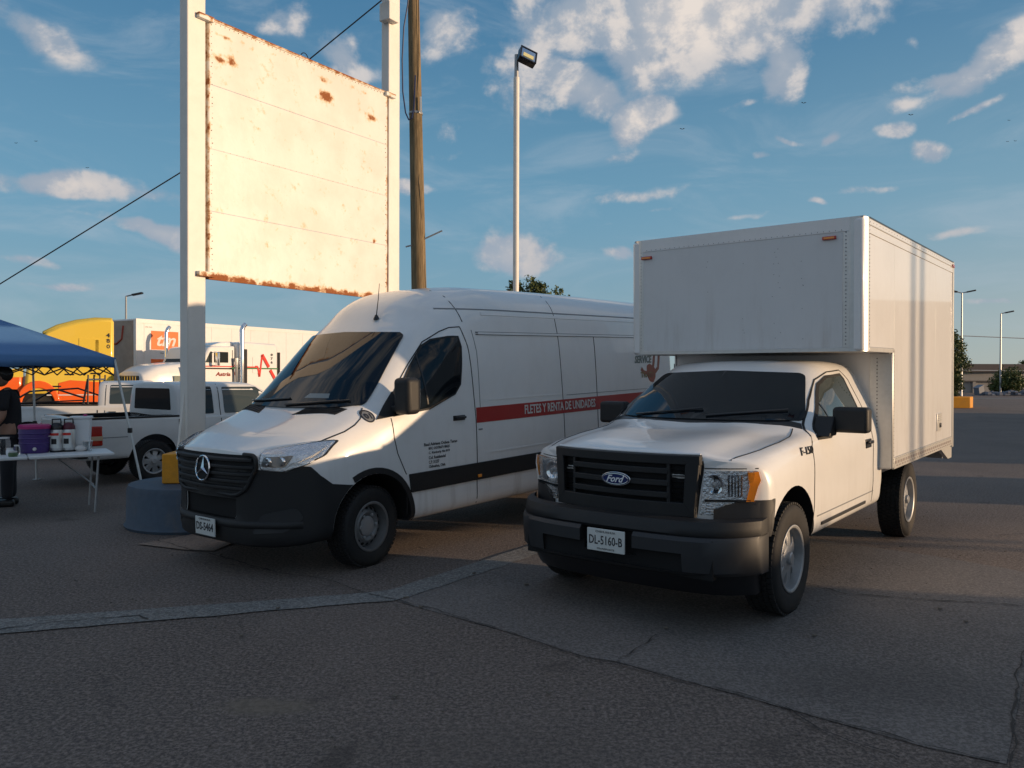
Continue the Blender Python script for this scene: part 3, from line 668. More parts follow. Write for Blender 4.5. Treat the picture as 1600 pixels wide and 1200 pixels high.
# sides: cladding, seams, windows, handles, lettering for the driver side; cladding and seams also on the far side
arcf = [(VH[0]+.452*cos(t), zf+.02+.452*sin(t)) for t in np.linspace(radians(178), radians(62), 12)]
VW = [(-.27, 1.32), (-.41, 1.53), (-.60, 1.76), (-.785, 1.955), (-.90, 2.015), (-1.10, 2.045), (-1.225, 2.05), (-1.235, 1.95), (-1.165, 1.577), (-1.08, 1.485), (-.72, 1.36)]
for s, ax in ((1, 'y+'), (-1, 'y-')):
    vd('rub_strip', [(-.45, .60), (-3.86, .60), (-3.86, .772), (-.42, .772)], ax, plastic, .016, .03, .01, res=.15)
    vd('arch_trim', [(VH[0]+.50*cos(t), zf+.02+.50*sin(t)) for t in np.linspace(radians(208), radians(62), 20)]+[(VH[0]+.447*cos(t), zf+.02+.447*sin(t)) for t in np.linspace(radians(62), radians(208), 20)], ax, plastic, .010, .02)
    vs_('door_seam', [(-.40, .60), (-.40, .40)], .008, ax); 
    vs_('door_seam', [(-.24, 1.30), (-.245, 1.12), (-.28, .98), (-.37, .81), (-.39, .775)], .008, ax)
    vs_('door_seam', [(-1.385, .36), (-1.375, 1.2), (-1.33, 1.95), (-1.28, 2.15)], .009, ax)
    vs_('door_seam', [(-1.28, 2.15), (-1.15, 2.14), (-1.03, 2.10), (-.81, 1.995), (-.60, 1.79), (-.43, 1.61), (-.30, 1.46)], .009, ax)
    vs_('panel_crease', [(-1.45, 1.18), (-1.45, 1.9), (-1.42, 2.12)], .006, ax, seamg)
    vs_('gutter_line', [(-1.1, 2.335), (-1.6, 2.335), (-5.55, 2.335)], .012, ax, seamg)
    vs_('rail_line', [(-1.47, 2.095), (-5.5, 2.095)], .016, ax, seamg); vs_('rail_line', [(-1.47, 2.073), (-5.5, 2.073)], .008, ax, seam)
    vs_('side_rail', [(-1.50, 2.084), (-5.5, 2.084)], .022, ax, paint, .012); vs_('roof_rib', [(-1.6, 2.29), (-5.5, 2.29)], .03, ax, paint, .006)
    vs_('lower_crease', [(-1.6, .86), (-3.4, .86)], .014, ax, paint, .005); vs_('lower_crease', [(-1.6, 1.40), (-2.85, 1.40)], .012, ax, paint, .004)
    vs_('roof_seam', [(-1.33, 2.2), (-1.30, 2.40), (-1.30, 2.54)], .008, ax)
    vs_('panel_seam', [(-2.95, .36), (-2.93, 1.2), (-2.90, 2.07), (-2.87, 2.33), (-2.86, 2.54)], .008, ax)
    vs_('sliding_door_seam', [(-3.66, .80), (-3.66, 2.07)], .010, ax)
    vs_('panel_crease', [(-3.0, 1.385), (-5.4, 1.385)], .006, ax, seamg)
    vd('red_stripe', [(-1.385, 1.175), (-5.5, 1.18), (-5.5, 1.345), (-1.385, 1.33)], ax, red, .004, .006, res=.2)
    vd('side_window', VW, ax, glass, .004, .012, [.02, .02, .02, .03, .03, .03, .04, .03, .06, .05, .02])
    vs_('window_seal', VW+[VW[0]], .018, ax, seam, .006)
    vs_('window_bar', [(-.70, 1.40), (-.70, 1.88)], .016, ax, satin, .009)
    vd('mirror_foot', [(-.09, 1.295), (-.46, 1.335), (-.50, 1.42), (-.42, 1.545), (-.34, 1.53), (-.20, 1.40)], ax, plastic, .010, .02)
    vd('fuel_plate', [(-1.41, 1.10), (-1.47, 1.10), (-1.47, 1.115), (-1.41, 1.115)], ax, seamg, .004, .006)
    h = cast(vb, -1.12, 1.245, ax); hm = MB(); hm.box((h[0].x, h[0].y+s*.004, h[0].z), (.17, .012, .05)); hn = obj('door_handle', hm, satin, van, bevel=.005)
    hm = MB(); hm.box((h[0].x, h[0].y+s*.028, h[0].z+.004), (.15, .018, .024)); obj('grip', hm, satin, hn, bevel=.006)
    h = cast(vb, -1.40, .64, ax); hm = MB(); hm.box((h[0].x, h[0].y+s*.022, h[0].z), (.055, .012, .03)); obj('side_marker', hm, amber, van, bevel=.003)
# mirrors
for s in (1, -1):
    mr = bpy.data.objects.new('wing_mirror', None); link(mr, van)
    if s < 0: mr.location = (-.18, .22, 0)
    m1 = MB(); m1.box((-.32, s*1.13, 1.50), (.17, .20, .33)); obj('housing', m1, plastic, mr, bevel=.045, seg=4)
    m1 = MB(); m1.box((-.32, s*1.0, 1.38), (.10, .14, .06)); obj('arm', m1, plastic, mr, bevel=.015)
    m1 = MB(); m1.box((-.407, s*1.13, 1.52), (.006, .16, .25)); obj('mirror_glass', m1, chrome, mr)
# antenna on roof front
h = cast(vb, -.72, .30, 'z+'); an = MB(); an.lathe([(.035, 0), (.025, .02), (.012, .045)], c=tuple(h[0]), n=14); o = obj('antenna_base', an, satin, van, smooth=True)
an = MB(); an.tube([h[0]+Vector((0, 0, .03)), h[0]+Vector((-.03, 0, .2)), h[0]+Vector((-.05, 0, .36))], [.006, .0045, .003], 6); obj('antenna_rod', an, satin, o)
# lettering
obj('stripe_lettering', text_on('FLETES Y RENTA DE UNIDADES', on_shell(vb, -2.18, 1.213, 'y+', off=.008), 1.42, .10, .002, bold=.02), wvinyl, van)
LT = [('Raul Adriana Ochoa Tarao', -.62, 1.000, .46, .036), ('RFC: OOTR671 0RQ5', -.68, .945, .29, .03), ('C. Kimberly No 819', -.68, .890, .29, .034), ('Col. Residencial', -.68, .832, .23, .034), ('C.P. 31237', -.68, .795, .14, .0), ('Chihuahua, Chih.', -.68, .795, .23, .034)]
for i, (s_, x0, z0, w_, h_) in enumerate(LT):
    z0 = 1.010-i*.043; h_ = .030
    obj('door_lettering', text_on(s_, on_shell(vb, x0, z0, 'y+'), w_, h_, .0015, bold=.012), kvinyl, van)
rd_ = vd('number_disc', ellipse(-.035, 1.327, .048, .048), 'y+', seamg, .004, .005, res=.03)
obj('number_rim', strip(vb, ellipse(-.035, 1.327, .048, .048)+[(.013, 1.327)], .010, 'y+', .007), kvinyl, rd_)
obj('number', text_on('01', on_shell(vb, -.007, 1.304, 'y+', off=.006), .056, .045, .002, bold=.03), kvinyl, rd_)
obj('rear_lettering', text_on('SERVICE', on_shell(vb, -4.62, 1.73, 'y+'), .46, .10, .002, bold=.03, shear=.2), gvinyl, van)
obj('rear_lettering', text_on('TRADI', on_shell(vb, -4.76, 1.535, 'y+'), .34, .075, .002, bold=.03), mvinyl, van)
for q, pp in enumerate(([(-4.78, 1.66), (-4.84, 1.61), (-4.95, 1.59), (-5.06, 1.62), (-5.12, 1.70), (-5.16, 1.84)], [(-4.95, 1.59), (-4.99, 1.56), (-5.10, 1.57), (-5.25, 1.66), (-5.30, 1.86)])):
    vs_('horn_emblem', pp, .05, 'y+', bvinyl if q == 0 else redv if False else bvinyl, .005)
vd('horn_emblem', [(-4.94, 1.70), (-5.02, 1.72), (-5.16, 1.66), (-5.17, 1.54), (-5.10, 1.46), (-5.0, 1.48), (-4.93, 1.57)], 'y+', mat('terracotta_vinyl', (.34, .10, .06), .45), .004, .005, .03)
# number plate
pl = MB(); pl.box((1.035, .03, .425), (.012, .30, .155)); np_ = obj('licence_plate', pl, platew, van, bevel=.003)
vt = flat((1.042, .135+.03, .385), (0, -1, 0), (0, 0, 1), (1, 0, 0))
obj('plate_characters', text_on('DS-5464', flat((1.0415, -.10, .39), (0, 1, 0), (0, 0, 1), (1, 0, 0)), .26, .07, .0015, bold=.02), kvinyl, np_)
obj('plate_characters', text_on('CHIHUAHUA', flat((1.0415, -.06, .478), (0, 1, 0), (0, 0, 1), (1, 0, 0)), .18, .016, .0015), kvinyl, np_)
obj('plate_frame', MB().sweep([(0, .345), (.008, .345), (.008, .352), (0, .352)], [(1.038, -.12), (1.038, .18)]), kvinyl, np_)
# underside and wheels
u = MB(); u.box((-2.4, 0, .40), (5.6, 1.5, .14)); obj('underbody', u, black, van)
wheel(van, 'front_wheel', (VH[0], .865, .352), .352, .23, .212, 'van', radians(7)); wheel(van, 'front_wheel', (VH[0], -.865, .352), .352, .23, .212, 'van', radians(7), -1)
wheel(van, 'rear_wheel', (VH[1], .865, .352+VH[1]*sin(VP)), .352, .23, .212, 'van'); wheel(van, 'rear_wheel', (VH[1], -.865, .352+VH[1]*sin(VP)), .352, .23, .212, 'van', 0, -1)
dsh = MB(); dsh.box((0, 0, 0), (.20, .30, .004)); 

# ================================================================ BOX TRUCK
TYAW, TPI = 4.047, .013
trk = empty('box_truck', (1.231, 6.341, 0), (0, TPI, TYAW), 'white truck with black grille and a big white cargo box overhanging its cab', 'truck')
def twarp(x, y, z):
    a = .35*smoothstep(-3., -1.6, x); return (x-a*min(1, abs(y)/1.0)**2.6, y, z)
c0 = [(.80, .46), (.95, .48), (.985, .64)]
TS = [
 (-2.22, c0+[(.99, .85), (.975, 1.18), (.83, 1.56), (.71, 1.76), (.4, 1.80), (0, 1.805)]),
 (-1.75, c0+[(.99, .85), (.98, 1.17), (.835, 1.57), (.72, 1.775), (.4, 1.82), (0, 1.83)]),
 (-1.45, c0+[(.99, .85), (.983, 1.16), (.84, 1.56), (.715, 1.765), (.4, 1.81), (0, 1.82)]),
 (-1.22, c0+[(.99, .85), (.985, 1.15), (.85, 1.53), (.69, 1.715), (.4, 1.75), (0, 1.76)]),
 (-.95, c0+[(.99, .85), (.985, 1.14), (.88, 1.44), (.75, 1.58), (.4, 1.61), (0, 1.62)]),
 (-.65, c0+[(.99, .85), (.985, 1.12), (.93, 1.33), (.83, 1.425), (.4, 1.45), (0, 1.455)]),
 (-.37, c0+[(.99, .85), (.98, 1.10), (.94, 1.24), (.84, 1.285), (.46, 1.318), (0, 1.31)]),
 (-.15, c0+[(.99, .85), (.98, 1.09), (.93, 1.215), (.72, 1.242), (.52, 1.278), (0, 1.262)]),
 (.20, c0+[(.99, .85), (.978, 1.07), (.92, 1.185), (.70, 1.210), (.53, 1.252), (0, 1.236)]),
 (.50, [(.80, .48), (.94, .52), (.98, .65), (.985, .84), (.97, 1.04), (.91, 1.145), (.69, 1.178), (.52, 1.218), (0, 1.213)]),
 (.70, [(.80, .50), (.92, .54), (.965, .66), (.965, .84), (.955, 1.0), (.90, 1.10), (.66, 1.150), (.50, 1.176), (0, 1.18)])]
tm_ = shell(TS, .06, twarp, [(.985, .012), (.95, .022), (.6, .028), (.02, .028)], [(.98, .02), (.9, .03), (.02, .03)])
tb = bvh_of(tm_); THX = (-.015, -3.62)
cab = obj('cab_body', tm_, paint, trk, smooth=True, ang=60)
TR = .392
cz = (TR, TR+THX[1]*sin(TPI))
cut = [tmp(arch(THX[0]-.02, TR+.055, .465, .45, 1.3)), tmp(arch(THX[0]-.02, TR+.055, .465, -1.3, -.45))]
for c in cut: c.parent = trk
boolean(cab, cut)
def td(name, poly, axis, m, off=.004, th=.012, rd=0, parent=None, res=.06): return obj(name, drape(tb, poly, axis, off, res, th, round_=rd), m, parent or trk, smooth=True, ang=40)
def ts_(name, pts, w, axis, m=seam, off=.003, parent=None): return obj(name, strip(tb, pts, w, axis, off), m, parent or trk)
# bumper : plan curve sweep
def bx(y, b=.93): return b-.10*abs(y)**2-.33*abs(y/.99)**7
ys = [-.99, -.98, -.96, -.93, -.88, -.8, -.7, -.55, -.4, -.2, 0, .2, .4, .55, .7, .8, .88,   .93, .96, .98, .99]
ys = [q*.972 for q in ys]
bp_ = MB().sweep([(-.16, .385), (-.04, .39), (-.006, .415), (.008, .52), (.008, .62), (-.012, .645), (-.16, .65)], [(bx(y), y) for y in ys]); bumper = obj('front_bumper', bp_, gplastic, trk, smooth=True, ang=50)
c1 = tmp(MB().box((1.0, .0, .565), (.30, .42, .18))); c1.parent = trk
tc_ = [MB().box((1.0, s*.47, .475), (.26, .38, .12)) for s in (1, -1)]
cs_ = [c1]
tc_ = [MB().box((1.0, 0, .475), (.26, 1.12, .125))]
for q in tc_:
    q = tmp(q); q.parent = trk; cs_.append(q)
boolean(bumper, cs_)
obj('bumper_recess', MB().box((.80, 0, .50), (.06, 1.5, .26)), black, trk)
up = MB().sweep([(-.14, .64), (-.035, .64), (-.02, .66), (-.03, .70), (-.05, .742), (-.14, .752)], [(bx(y), y) for y in ys]); obj('bumper_step_pad', up, plastic, trk, smooth=True, ang=50)
ws = [(s*.99, 0) for s in (1, -1)]
for s in (1, -1):      # charcoal wrap between lamp and wheel arch
    td('corner_valance', [(.60, .62), (.60, .80), (.50, .865), (.38, .865), (.33, .86), (.345, .78), (.38, .62)], 'y+' if s > 0 else 'y-', gplastic, .012, .03)
    td('corner_valance', [(s*.67, .66), (s*.965, .62), (s*.97, .868), (s*.882, .842), (s*.72, .830), (s*.675, .755)][::s], 'x+', gplastic, .012, .03)
vl = MB().sweep([(-.30, .24), (-.18, .23), (-.13, .30), (-.10, .38), (-.30, .38)], [(bx(y, .90), y) for y in ys[3:-3]]); obj('air_dam', vl, satin, trk, smooth=True, ang=50)
# grille
GO = [(-.585, 1.165), (.585, 1.165), (.60, 1.10), (.56, .76), (.55, .745), (-.55, .745), (-.56, .76), (-.60, 1.10)]
def fx(y, z):
    h = cast(tb, y, z, 'x+'); return h[0].x if h else .6
td('grille_backing', GO, 'x+', black, .004, .01, .03)
def gframe(y0, y1, z0, z1, dep=.055, m=plastic, name='grille_frame', n=13):
    path = [(fx(y, 1.0), y) for y in np.linspace(y0, y1, n)]
    return obj(name, MB().sweep([(.004, z0), (dep, z0+.006), (dep, z1-.006), (.004, z1)], path), m, trk, bevel=.004)
gframe(-.59, .59, 1.095, 1.168, .05); gframe(-.56, .56, .738, .845, .05)
for s in (1, -1):
    mb = MB(); 
    for a, c in (((s*.60, 1.165), (s*.575, .775)),):
        pl_ = [(s*.50, 1.10), (s*.592, 1.16), (s*.556, .742), (s*.485, .84)]
        vs = [(fx(y, 1.0)+d, y, z) for d in (.004, .05) for y, z in pl_]; mb.add(vs, [(0, 1, 2, 3), (4, 5, 6, 7), (0, 1, 5, 4), (1, 2, 6, 5), (2, 3, 7, 6), (3, 0, 4, 7)])
    obj('grille_frame', mb, plastic, trk, bevel=.006)
    for j in range(6): gframe(*sorted((s*.40, s*.495)), .86+j*.038, .872+j*.038, .03, satin, 'grille_mesh_bar', 3)
    mb = MB().sweep([(.004, .84), (.045, .84), (.045, 1.10), (.004, 1.10)], [(fx(y, 1.0), y) for y in (s*.395, s*.375)]); obj('grille_pillar', mb, plastic, trk)
for z in (1.055, .972, .890): gframe(-.385, .385, z-.029, z+.022, .05, plastic, 'grille_bar')
ov = bpy.data.objects.new('oval_badge', None); link(ov, trk); ov.location = (.782, 0, .975)
def oval(rx, rz, d0, d1): return MB().prism(ellipse(0, 0, rx, rz, 36), d0, d1, 'x')
obj('chrome_rim', oval(.118, .050, -.02, .006), chrome, ov, bevel=.003); obj('blue_oval', oval(.110, .043, .0, .009), blueov, ov); 
cr_ = MB(); cr_.tube([(.0105, .102*cos(a), .037*sin(a)) for a in [2*pi*i/36 for i in range(37)]], .0022, 5, False); obj('oval_pinstripe', cr_, chrome, ov)
obj('script', text_on('Ford', flat((.0095, -.074, -.024), (0, 1, 0), (0, 0, 1), (1, 0, 0)), .148, .050, .003, bold=.02, shear=.45), mat('script_white', (.8, .82, .85), .3), ov)
# headlights
for s in (1, -1):
    A = [(s*.60, 1.058), (s*.902, 1.064), (s*.915, 1.0), (s*.878, .850), (s*.716, .839), (s*.668, .762), (s*.575, .762)]
    hl = obj('headlight', drape(tb, A[::s], 'x+', .006, .05, .02, round_=.012), reflm, trk, smooth=True)
    obj('lamp_bezel', drape(tb, [(s*.60, .868), (s*.86, .868), (s*.86, .852), (s*.60, .852)][::s], 'x+', .022, .05, .016), satin, hl)
    h = cast(tb, s*.665, .97, 'x+'); mb = MB(); mb.lathe([(.062, 0), (.066, .014), (.055, .012), (.03, -.004), (.001, -.006)], c=(h[0].x+.012, h[0].y, h[0].z), axis='x', n=24); obj('bulb_reflector', mb, chrome, hl, smooth=True)
    mb = MB(); mb.sphere((h[0].x+.02, h[0].y, h[0].z), .018); obj('bulb', mb, wvinyl, hl, smooth=True)
    for j in range(5):
        yy = s*(.745+j*.018); h = cast(tb, yy, .96, 'x+'); mb = MB(); mb.box((h[0].x+.014, yy, .962), (.012, .008, .15)); obj('reflector_rib', mb, chrome, hl)
    for j in range(3):
        zz = .785+j*.020; h = cast(tb, s*.63, zz, 'x+'); mb = MB(); mb.box((h[0].x+.012, s*.63, zz), (.012, .07, .006)); obj('reflector_rib', mb, chrome, hl)
    obj('turn_signal', drape(tb, ([(s*.845, 1.056), (s*.900, 1.058), (s*.912, 1.0), (s*.878, .858), (s*.835, .856), (s*.855, .96)] if s > 0 else [(s*.888, 1.056), (s*.900, 1.058), (s*.908, 1.0), (s*.878, .90)])[::s], 'x+', .022, .04, .02), amber, hl, smooth=True)
    obj('lamp_lens', drape(tb, A[::s], 'x+', .036, .05, .004, round_=.012), lens, hl, smooth=True)
    # side return of the lamp (amber) seen from the flank
# hood lines
for s in (1, -1):
    ts_('hood_seam', [(.545, s*.752), (.474, s*.764), (.34, s*.80), (.212, s*.825), (-.1, s*.85), (-.35, s*.84), (-.53, s*.80)], .008, 'z+')
    ts_('hood_seam', [(s*.60, 1.075), (s*.75, 1.075), (s*.905, 1.078)], .006, 'x+', seam)
obj('hood_lip', MB().sweep([(.0, 1.160), (.012, 1.166), (.012, 1.172), (0, 1.178)], [(fx(y, 1.14), y) for y in np.linspace(-.58, .58, 11)]), paint, trk)
# glass
td('windscreen', [(-.83, 1.335), (-.60, 1.33), (0, 1.328), (.60, 1.33), (.83, 1.335), (.80, 1.42), (.665, 1.68), (.62, 1.70), (0, 1.722), (-.62, 1.70), (-.665, 1.68), (-.80, 1.42)], 'x+', glass, .013, .022, [.03]*12, res=.12)
ts_('cowl', [(-.62, -.84), (-.50, -.6), (-.42, -.3), (-.40, 0), (-.42, .3), (-.50, .6), (-.62, .84)], .07, 'z+', satin, .004)
for a, c in (((-.55, 1.335), (.05, 1.40)), ((.12, 1.345), (.70, 1.40))):
    pts = []
    for t in np.linspace(0, 1, 8):
        h = cast(tb, a[0]+(c[0]-a[0])*t, a[1]+(c[1]-a[1])*t, 'x+'); pts.append(h[0]+h[1]*.026)
    obj('wiper', MB().tube(pts, .008, 6), satin, trk)
for s, ax in ((1, 'y+'), (-1, 'y-')):
    WN = [(-.64, 1.205), (-.68, 1.265), (-.98, 1.46), (-1.24, 1.61), (-1.46, 1.672), (-1.80, 1.69), (-1.85, 1.65), (-1.89, 1.35), (-1.86, 1.29), (-1.02, 1.235), (-.92, 1.20)]
    td('side_window', WN, ax, glassm, .004, .012, [.02, .02, .02, .04, .03, .04, .04, .04, .03, .04, .03])
    ts_('window_seal', WN+[WN[0]], .022, ax, seam, .006)
    ts_('window_bar', [(-1.0, 1.24), (-1.0, 1.46)], .016, ax, satin, .009)
    ts_('door_seam', [(-.45, .52), (-.47, 1.15), (-.60, 1.275), (-.95, 1.49), (-1.26, 1.65), (-1.53, 1.715), (-1.85, 1.73), (-1.98, 1.64), (-2.06, 1.34), (-2.12, 1.10), (-2.13, .52)], .009, ax)
    ts_('body_crease', [(-.54, .62), (-2.15, .62)], .010, ax, seamg, .003)
    td('side_moulding', [(-.66, .535), (-1.90, .535), (-1.90, .56), (-.66, .56)], ax, gplastic, .01, .014)
    h = cast(tb, -1.95, 1.07, ax); hm = MB(); hm.box((h[0].x, h[0].y, h[0].z), (.17, .02, .08)); hn = obj('door_handle', hm, satin, trk, bevel=.006)
    hm = MB(); hm.box((h[0].x, h[0].y+s*.025, h[0].z+.012), (.15, .02, .03)); obj('grip', hm, satin, hn, bevel=.007)
    mr = bpy.data.objects.new('wing_mirror', None); link(mr, trk)
    if s < 0: mr.location = (.0, .16, 0)
    m1 = MB(); m1.box((-.86, s*1.15, 1.345), (.13, .27, .20)); obj('housing', m1, plastic, mr, bevel=.03, seg=4)
    m1 = MB(); m1.prism([(-.66, 1.22), (-.84, 1.22), (-.88, 1.30), (-.84, 1.37), (-.78, 1.37)], s*.90, s*1.04); obj('arm', m1, plastic, mr, bevel=.01)
    m1 = MB(); m1.box((-.928, s*1.15, 1.345), (.006, .23, .16)); obj('mirror_glass', m1, chrome, mr)
bd = obj('fender_badge', text_on('F-150', on_shell(tb, -.22, 1.108, 'y+', off=.003), .25, .056, .006, bold=.0, shear=.2), satin, trk)
pl = MB(); pl.box((.955, .02, .565), (.012, .30, .155)); np_ = obj('licence_plate', pl, platew, trk, bevel=.003)
obj('plate_characters', text_on('DL-5160-B', flat((.9615, -.112, .535), (0, 1, 0), (0, 0, 1), (1, 0, 0)), .265, .062, .0015, bold=.01), kvinyl, np_)
obj('plate_characters', text_on('CHIHUAHUA', flat((.9615, -.06, .617), (0, 1, 0), (0, 0, 1), (1, 0, 0)), .16, .014, .0015), kvinyl, np_)
obj('plate_characters', text_on('TRANSPORTE', flat((.9615, -.05, .500), (0, 1, 0), (0, 0, 1), (1, 0, 0)), .14, .012, .0015), kvinyl, np_)
obj('inspection_sticker', MB().box((0, 0, 0), (.001, .06, .03)), wvinyl, trk).location = (-1.02, .02, 1.655)
# chassis, axles
fm = MB()
for s in (1, -1): fm.box((-2.6, s*.42, .60), (5.0, .08, .16))
for x in (-2.4, -3.1, -4.1, -4.8): fm.box((x, 0, .60), (.08, .84, .12))
obj('chassis_frame', fm, satin, trk)
ax_ = MB(); ax_.tube([(THX[1], -.8, cz[1]), (THX[1], .8, cz[1])], .06, 12); ax_.sphere((THX[1], 0, cz[1]), .16); ax_.tube([(THX[0], -.8, cz[0]), (THX[0], .8, cz[0])], .05, 10); obj('axles', ax_, satin, trk, smooth=True)
sp_ = MB()
for s in (1, -1): sp_.tube([(THX[1]+.65, s*.55, .62), (THX[1], s*.55, .44), (THX[1]-.65, s*.55, .60)], .03, 6); sp_.box((-2.75, s*.62, .52), (.5, .22, .22))
obj('leaf_springs', sp_, satin, trk)
wheel(trk, 'front_wheel', (THX[0], .865, TR), TR, .245, .232, 'truck', radians(0)); wheel(trk, 'front_wheel', (THX[0], -.865, TR), TR, .245, .232, 'truck', radians(0), -1)
wheel(trk, 'rear_wheel', (THX[1], .865, cz[1]), TR, .245, .232, 'truck'); wheel(trk, 'rear_wheel', (THX[1], -.865, cz[1]), TR, .245, .232, 'truck', 0, -1)
# ---- cargo box (a body of panels, rails and corner posts)
BX0, BX1, BXF, BW, BZ0, BZO, BZ1 = -5.30, -1.385, -2.33, 1.105, .80, 1.893, 3.016
pr = [(BX0, BZ0), (BXF, BZ0), (BXF, BZO), (BX1, BZO), (BX1, BZ1-.01), (BX0, BZ1-.01)]
cb = MB().prism(pr, -BW+.012, BW-.012); cargo = obj('cargo_box', cb, boxpaint, trk, bevel=.02)
for s in (1, -1):
    y0 = s*BW
    def plate(name, poly, m, d0=-.014, d1=.0, par=cargo, bv=.002): return obj(name, MB().prism(poly, y0+s*d0, y0+s*d1), m, par, bevel=bv)
    xs_ = [BXF-.06, -3.30, -4.28, BX0+.05]
    for i in range(3):
        plate('side_panel', [(xs_[i+1]+.0015, BZ0+.11), (xs_[i]-.0015, BZ0+.11), (xs_[i]-.0015, BZ1-.13), (xs_[i+1]+.0015, BZ1-.13)], boxpaint)
    plate('side_panel', [(BXF-.0585, BZO+.035), (BX1-.13, BZO+.035), (BX1-.13, BZ1-.13), (BXF-.0585, BZ1-.13)], boxpaint)
    plate('top_rail', [(BX0, BZ1-.128), (BX1-.12, BZ1-.128), (BX1-.12, BZ1), (BX0, BZ1)], boxpaint, -.014, .006)
    plate('rail_lip', [(BX0, BZ1-.062), (BX1-.12, BZ1-.062), (BX1-.12, BZ1-.052), (BX0, BZ1-.052)], alu, .006, .012)
    plate('bottom_rail', [(BX0, BZ0), (BXF-.06, BZ0), (BXF-.06, BZ0+.108), (BX0, BZ0+.108)], alu, -.014, .006)
    tp = MB()
    for i in range(26): tp.box((BXF-.13-i*.107, y0+s*.0075, BZ0+.06), (.062, .003, .026)); tp.box((BXF-.13-i*.107-.05, y0+s*.0075, BZ0+.028), (.05, .003, .012))
    o = obj('reflective_tape', tp, redwhite, cargo); 
    plate('rear_post', [(BX0-.02, BZ0-.02), (BX0+.048, BZ0-.02), (BX0+.048, BZ1+.01), (BX0-.02, BZ1+.01)], alu, -.014, .010)
    plate('corner_post', [(BXF-.058, BZ0+.01), (BXF+.004, BZ0+.01), (BXF+.004, BZO+.03), (BXF-.058, BZO+.03)], alu, -.02, .006, bv=.01)
    plate('overhang_rail', [(BXF-.058, BZO-.006), (BX1-.125, BZO-.006), (BX1-.125, BZO+.033), (BXF-.058, BZO+.033)], alu, -.02, .006)
    # rounded front corner
    cq = MB(); arc_ = [(BX1-.12+.12*sin(t), s*(BW-.12+.12*cos(t))) for t in np.linspace(0, pi/2, 9)]
    arc_ = [(BX1-.135, s*(BW+.004))]+[(x+.004, y+s*.004) for x, y in arc_]+[(BX1+.004, s*(BW-.135))]
    inn = [(x-.03, y-s*.03) for x, y in arc_]
    cq.prism((arc_+inn[::-1]), BZO-.004, BZ1+.004, 'z'); obj('corner_moulding', cq, alu, cargo, smooth=True, ang=50)
    rv = MB()
    for i in range(34): rv.sphere((BX1-.125, y0+s*.006, BZO+.06+i*.031), .005, 5, 3)
    for i in range(28): rv.sphere((BXF+.07, s*(BW-.075), BZ0), .004, 5, 3) if False else rv.sphere((BXF-.03, y0+s*.008, BZ0+.06+i*.037), .004, 5, 3)
    for i in range(36): rv.sphere((BX0+.1+i*.105, y0+s*.007, BZ1-.03), .004, 5, 3); rv.sphere((BX0+.1+i*.08, y0+s*.007, BZ0+.095), .004, 5, 3)
    obj('rivets', rv, steel, cargo, kind='stuff')
# front face of the overhang: skin, frame strips, rivets, marker lamps
def fplate(name, y0, y1, z0, z1, m, d0=-.01, d1=.004): return obj(name, MB().box(((BX1+(d0+d1)/2), (y0+y1)/2, (z0+z1)/2), (d1-d0, y1-y0, z1-z0)), m, cargo, bevel=.0015)
bfront = mat('box_front_skin', (.66, .67, .68), .42, coat=.15, grain=.04, gs=3, dirt=.06, wav=.15, wavz=(1.7, 2.6))
fplate('front_skin', -.985, .93, BZO+.03, BZ1-.115, bfront, -.01, .002)
fplate('front_top_rail', -BW+.12, BW-.12, BZ1-.113, BZ1+.002, boxpaint, -.01, .006)
fplate('front_bottom_rail', -BW+.12, BW-.12, BZO-.004, BZO+.028, alu, -.01, .006)
fplate('front_side_strip', .932, .985, BZO+.03, BZ1-.115, alu, -.01, .005)
rv = MB()
for i in range(30):
    z = BZO+.06+i*.0325
    rv.sphere((BX1+.006, .955, z), .006, 6, 3); rv.sphere((BX1+.006, -.995, z), .004, 5, 3)
for i in range(38): rv.sphere((BX1+.008, -.93+i*.05, BZ1-.10), .004, 5, 3)
rn = random.Random(3)
for i in range(26): rv.sphere((BX1+.003, rn.choice((.36, .05, .34, -.3, .6, .38))+rn.uniform(-.02, .02), rn.uniform(BZO+.1, BZ1-.2)), .0036, 5, 3)
obj('rivets', rv, seamg, cargo, kind='stuff')
for y in (-.93, .82):
    ml = obj('marker_light', MB().box((BX1+.012, y, BZ1-.158 if y > 0 else BZ1-.175), (.02, .115, .030)), redl, cargo, bevel=.004)
    obj('marker_lens', MB().box((BX1+.024, y, BZ1-.158 if y > 0 else BZ1-.175), (.006, .085, .016)), amber, ml)
obj('marker_light', MB().box((BX0+.06, BW+.012, BZ1-.05), (.10, .02, .035)), redl, cargo, bevel=.004)
obj('roof_sheet', MB().prism([(BX0, BZ1-.004), (BX1-.02, BZ1-.004), (BX1-.04, BZ1+.012), (BX0, BZ1+.012)], -BW+.02, BW-.02), steel, cargo)
obj('roof_edge_trim', MB().prism([(BX0, BZ1-.006), (BX1-.12, BZ1-.006), (BX1-.12, BZ1+.008), (BX0, BZ1+.008)], BW-.004, BW+.010), satin, cargo)
# nose wall below overhang with corner strip and rivets
obj('nose_wall_strip', MB().box((BXF+.004, BW-.10, (BZ0+BZO)/2), (.012, .19, BZO-BZ0-.03)), alu, cargo)
rv = MB()
for i in range(30): rv.sphere((BXF+.012, BW-.13, BZ0+.05+i*.034), .006, 5, 3)
obj('rivets', rv, satin, cargo, kind='stuff')
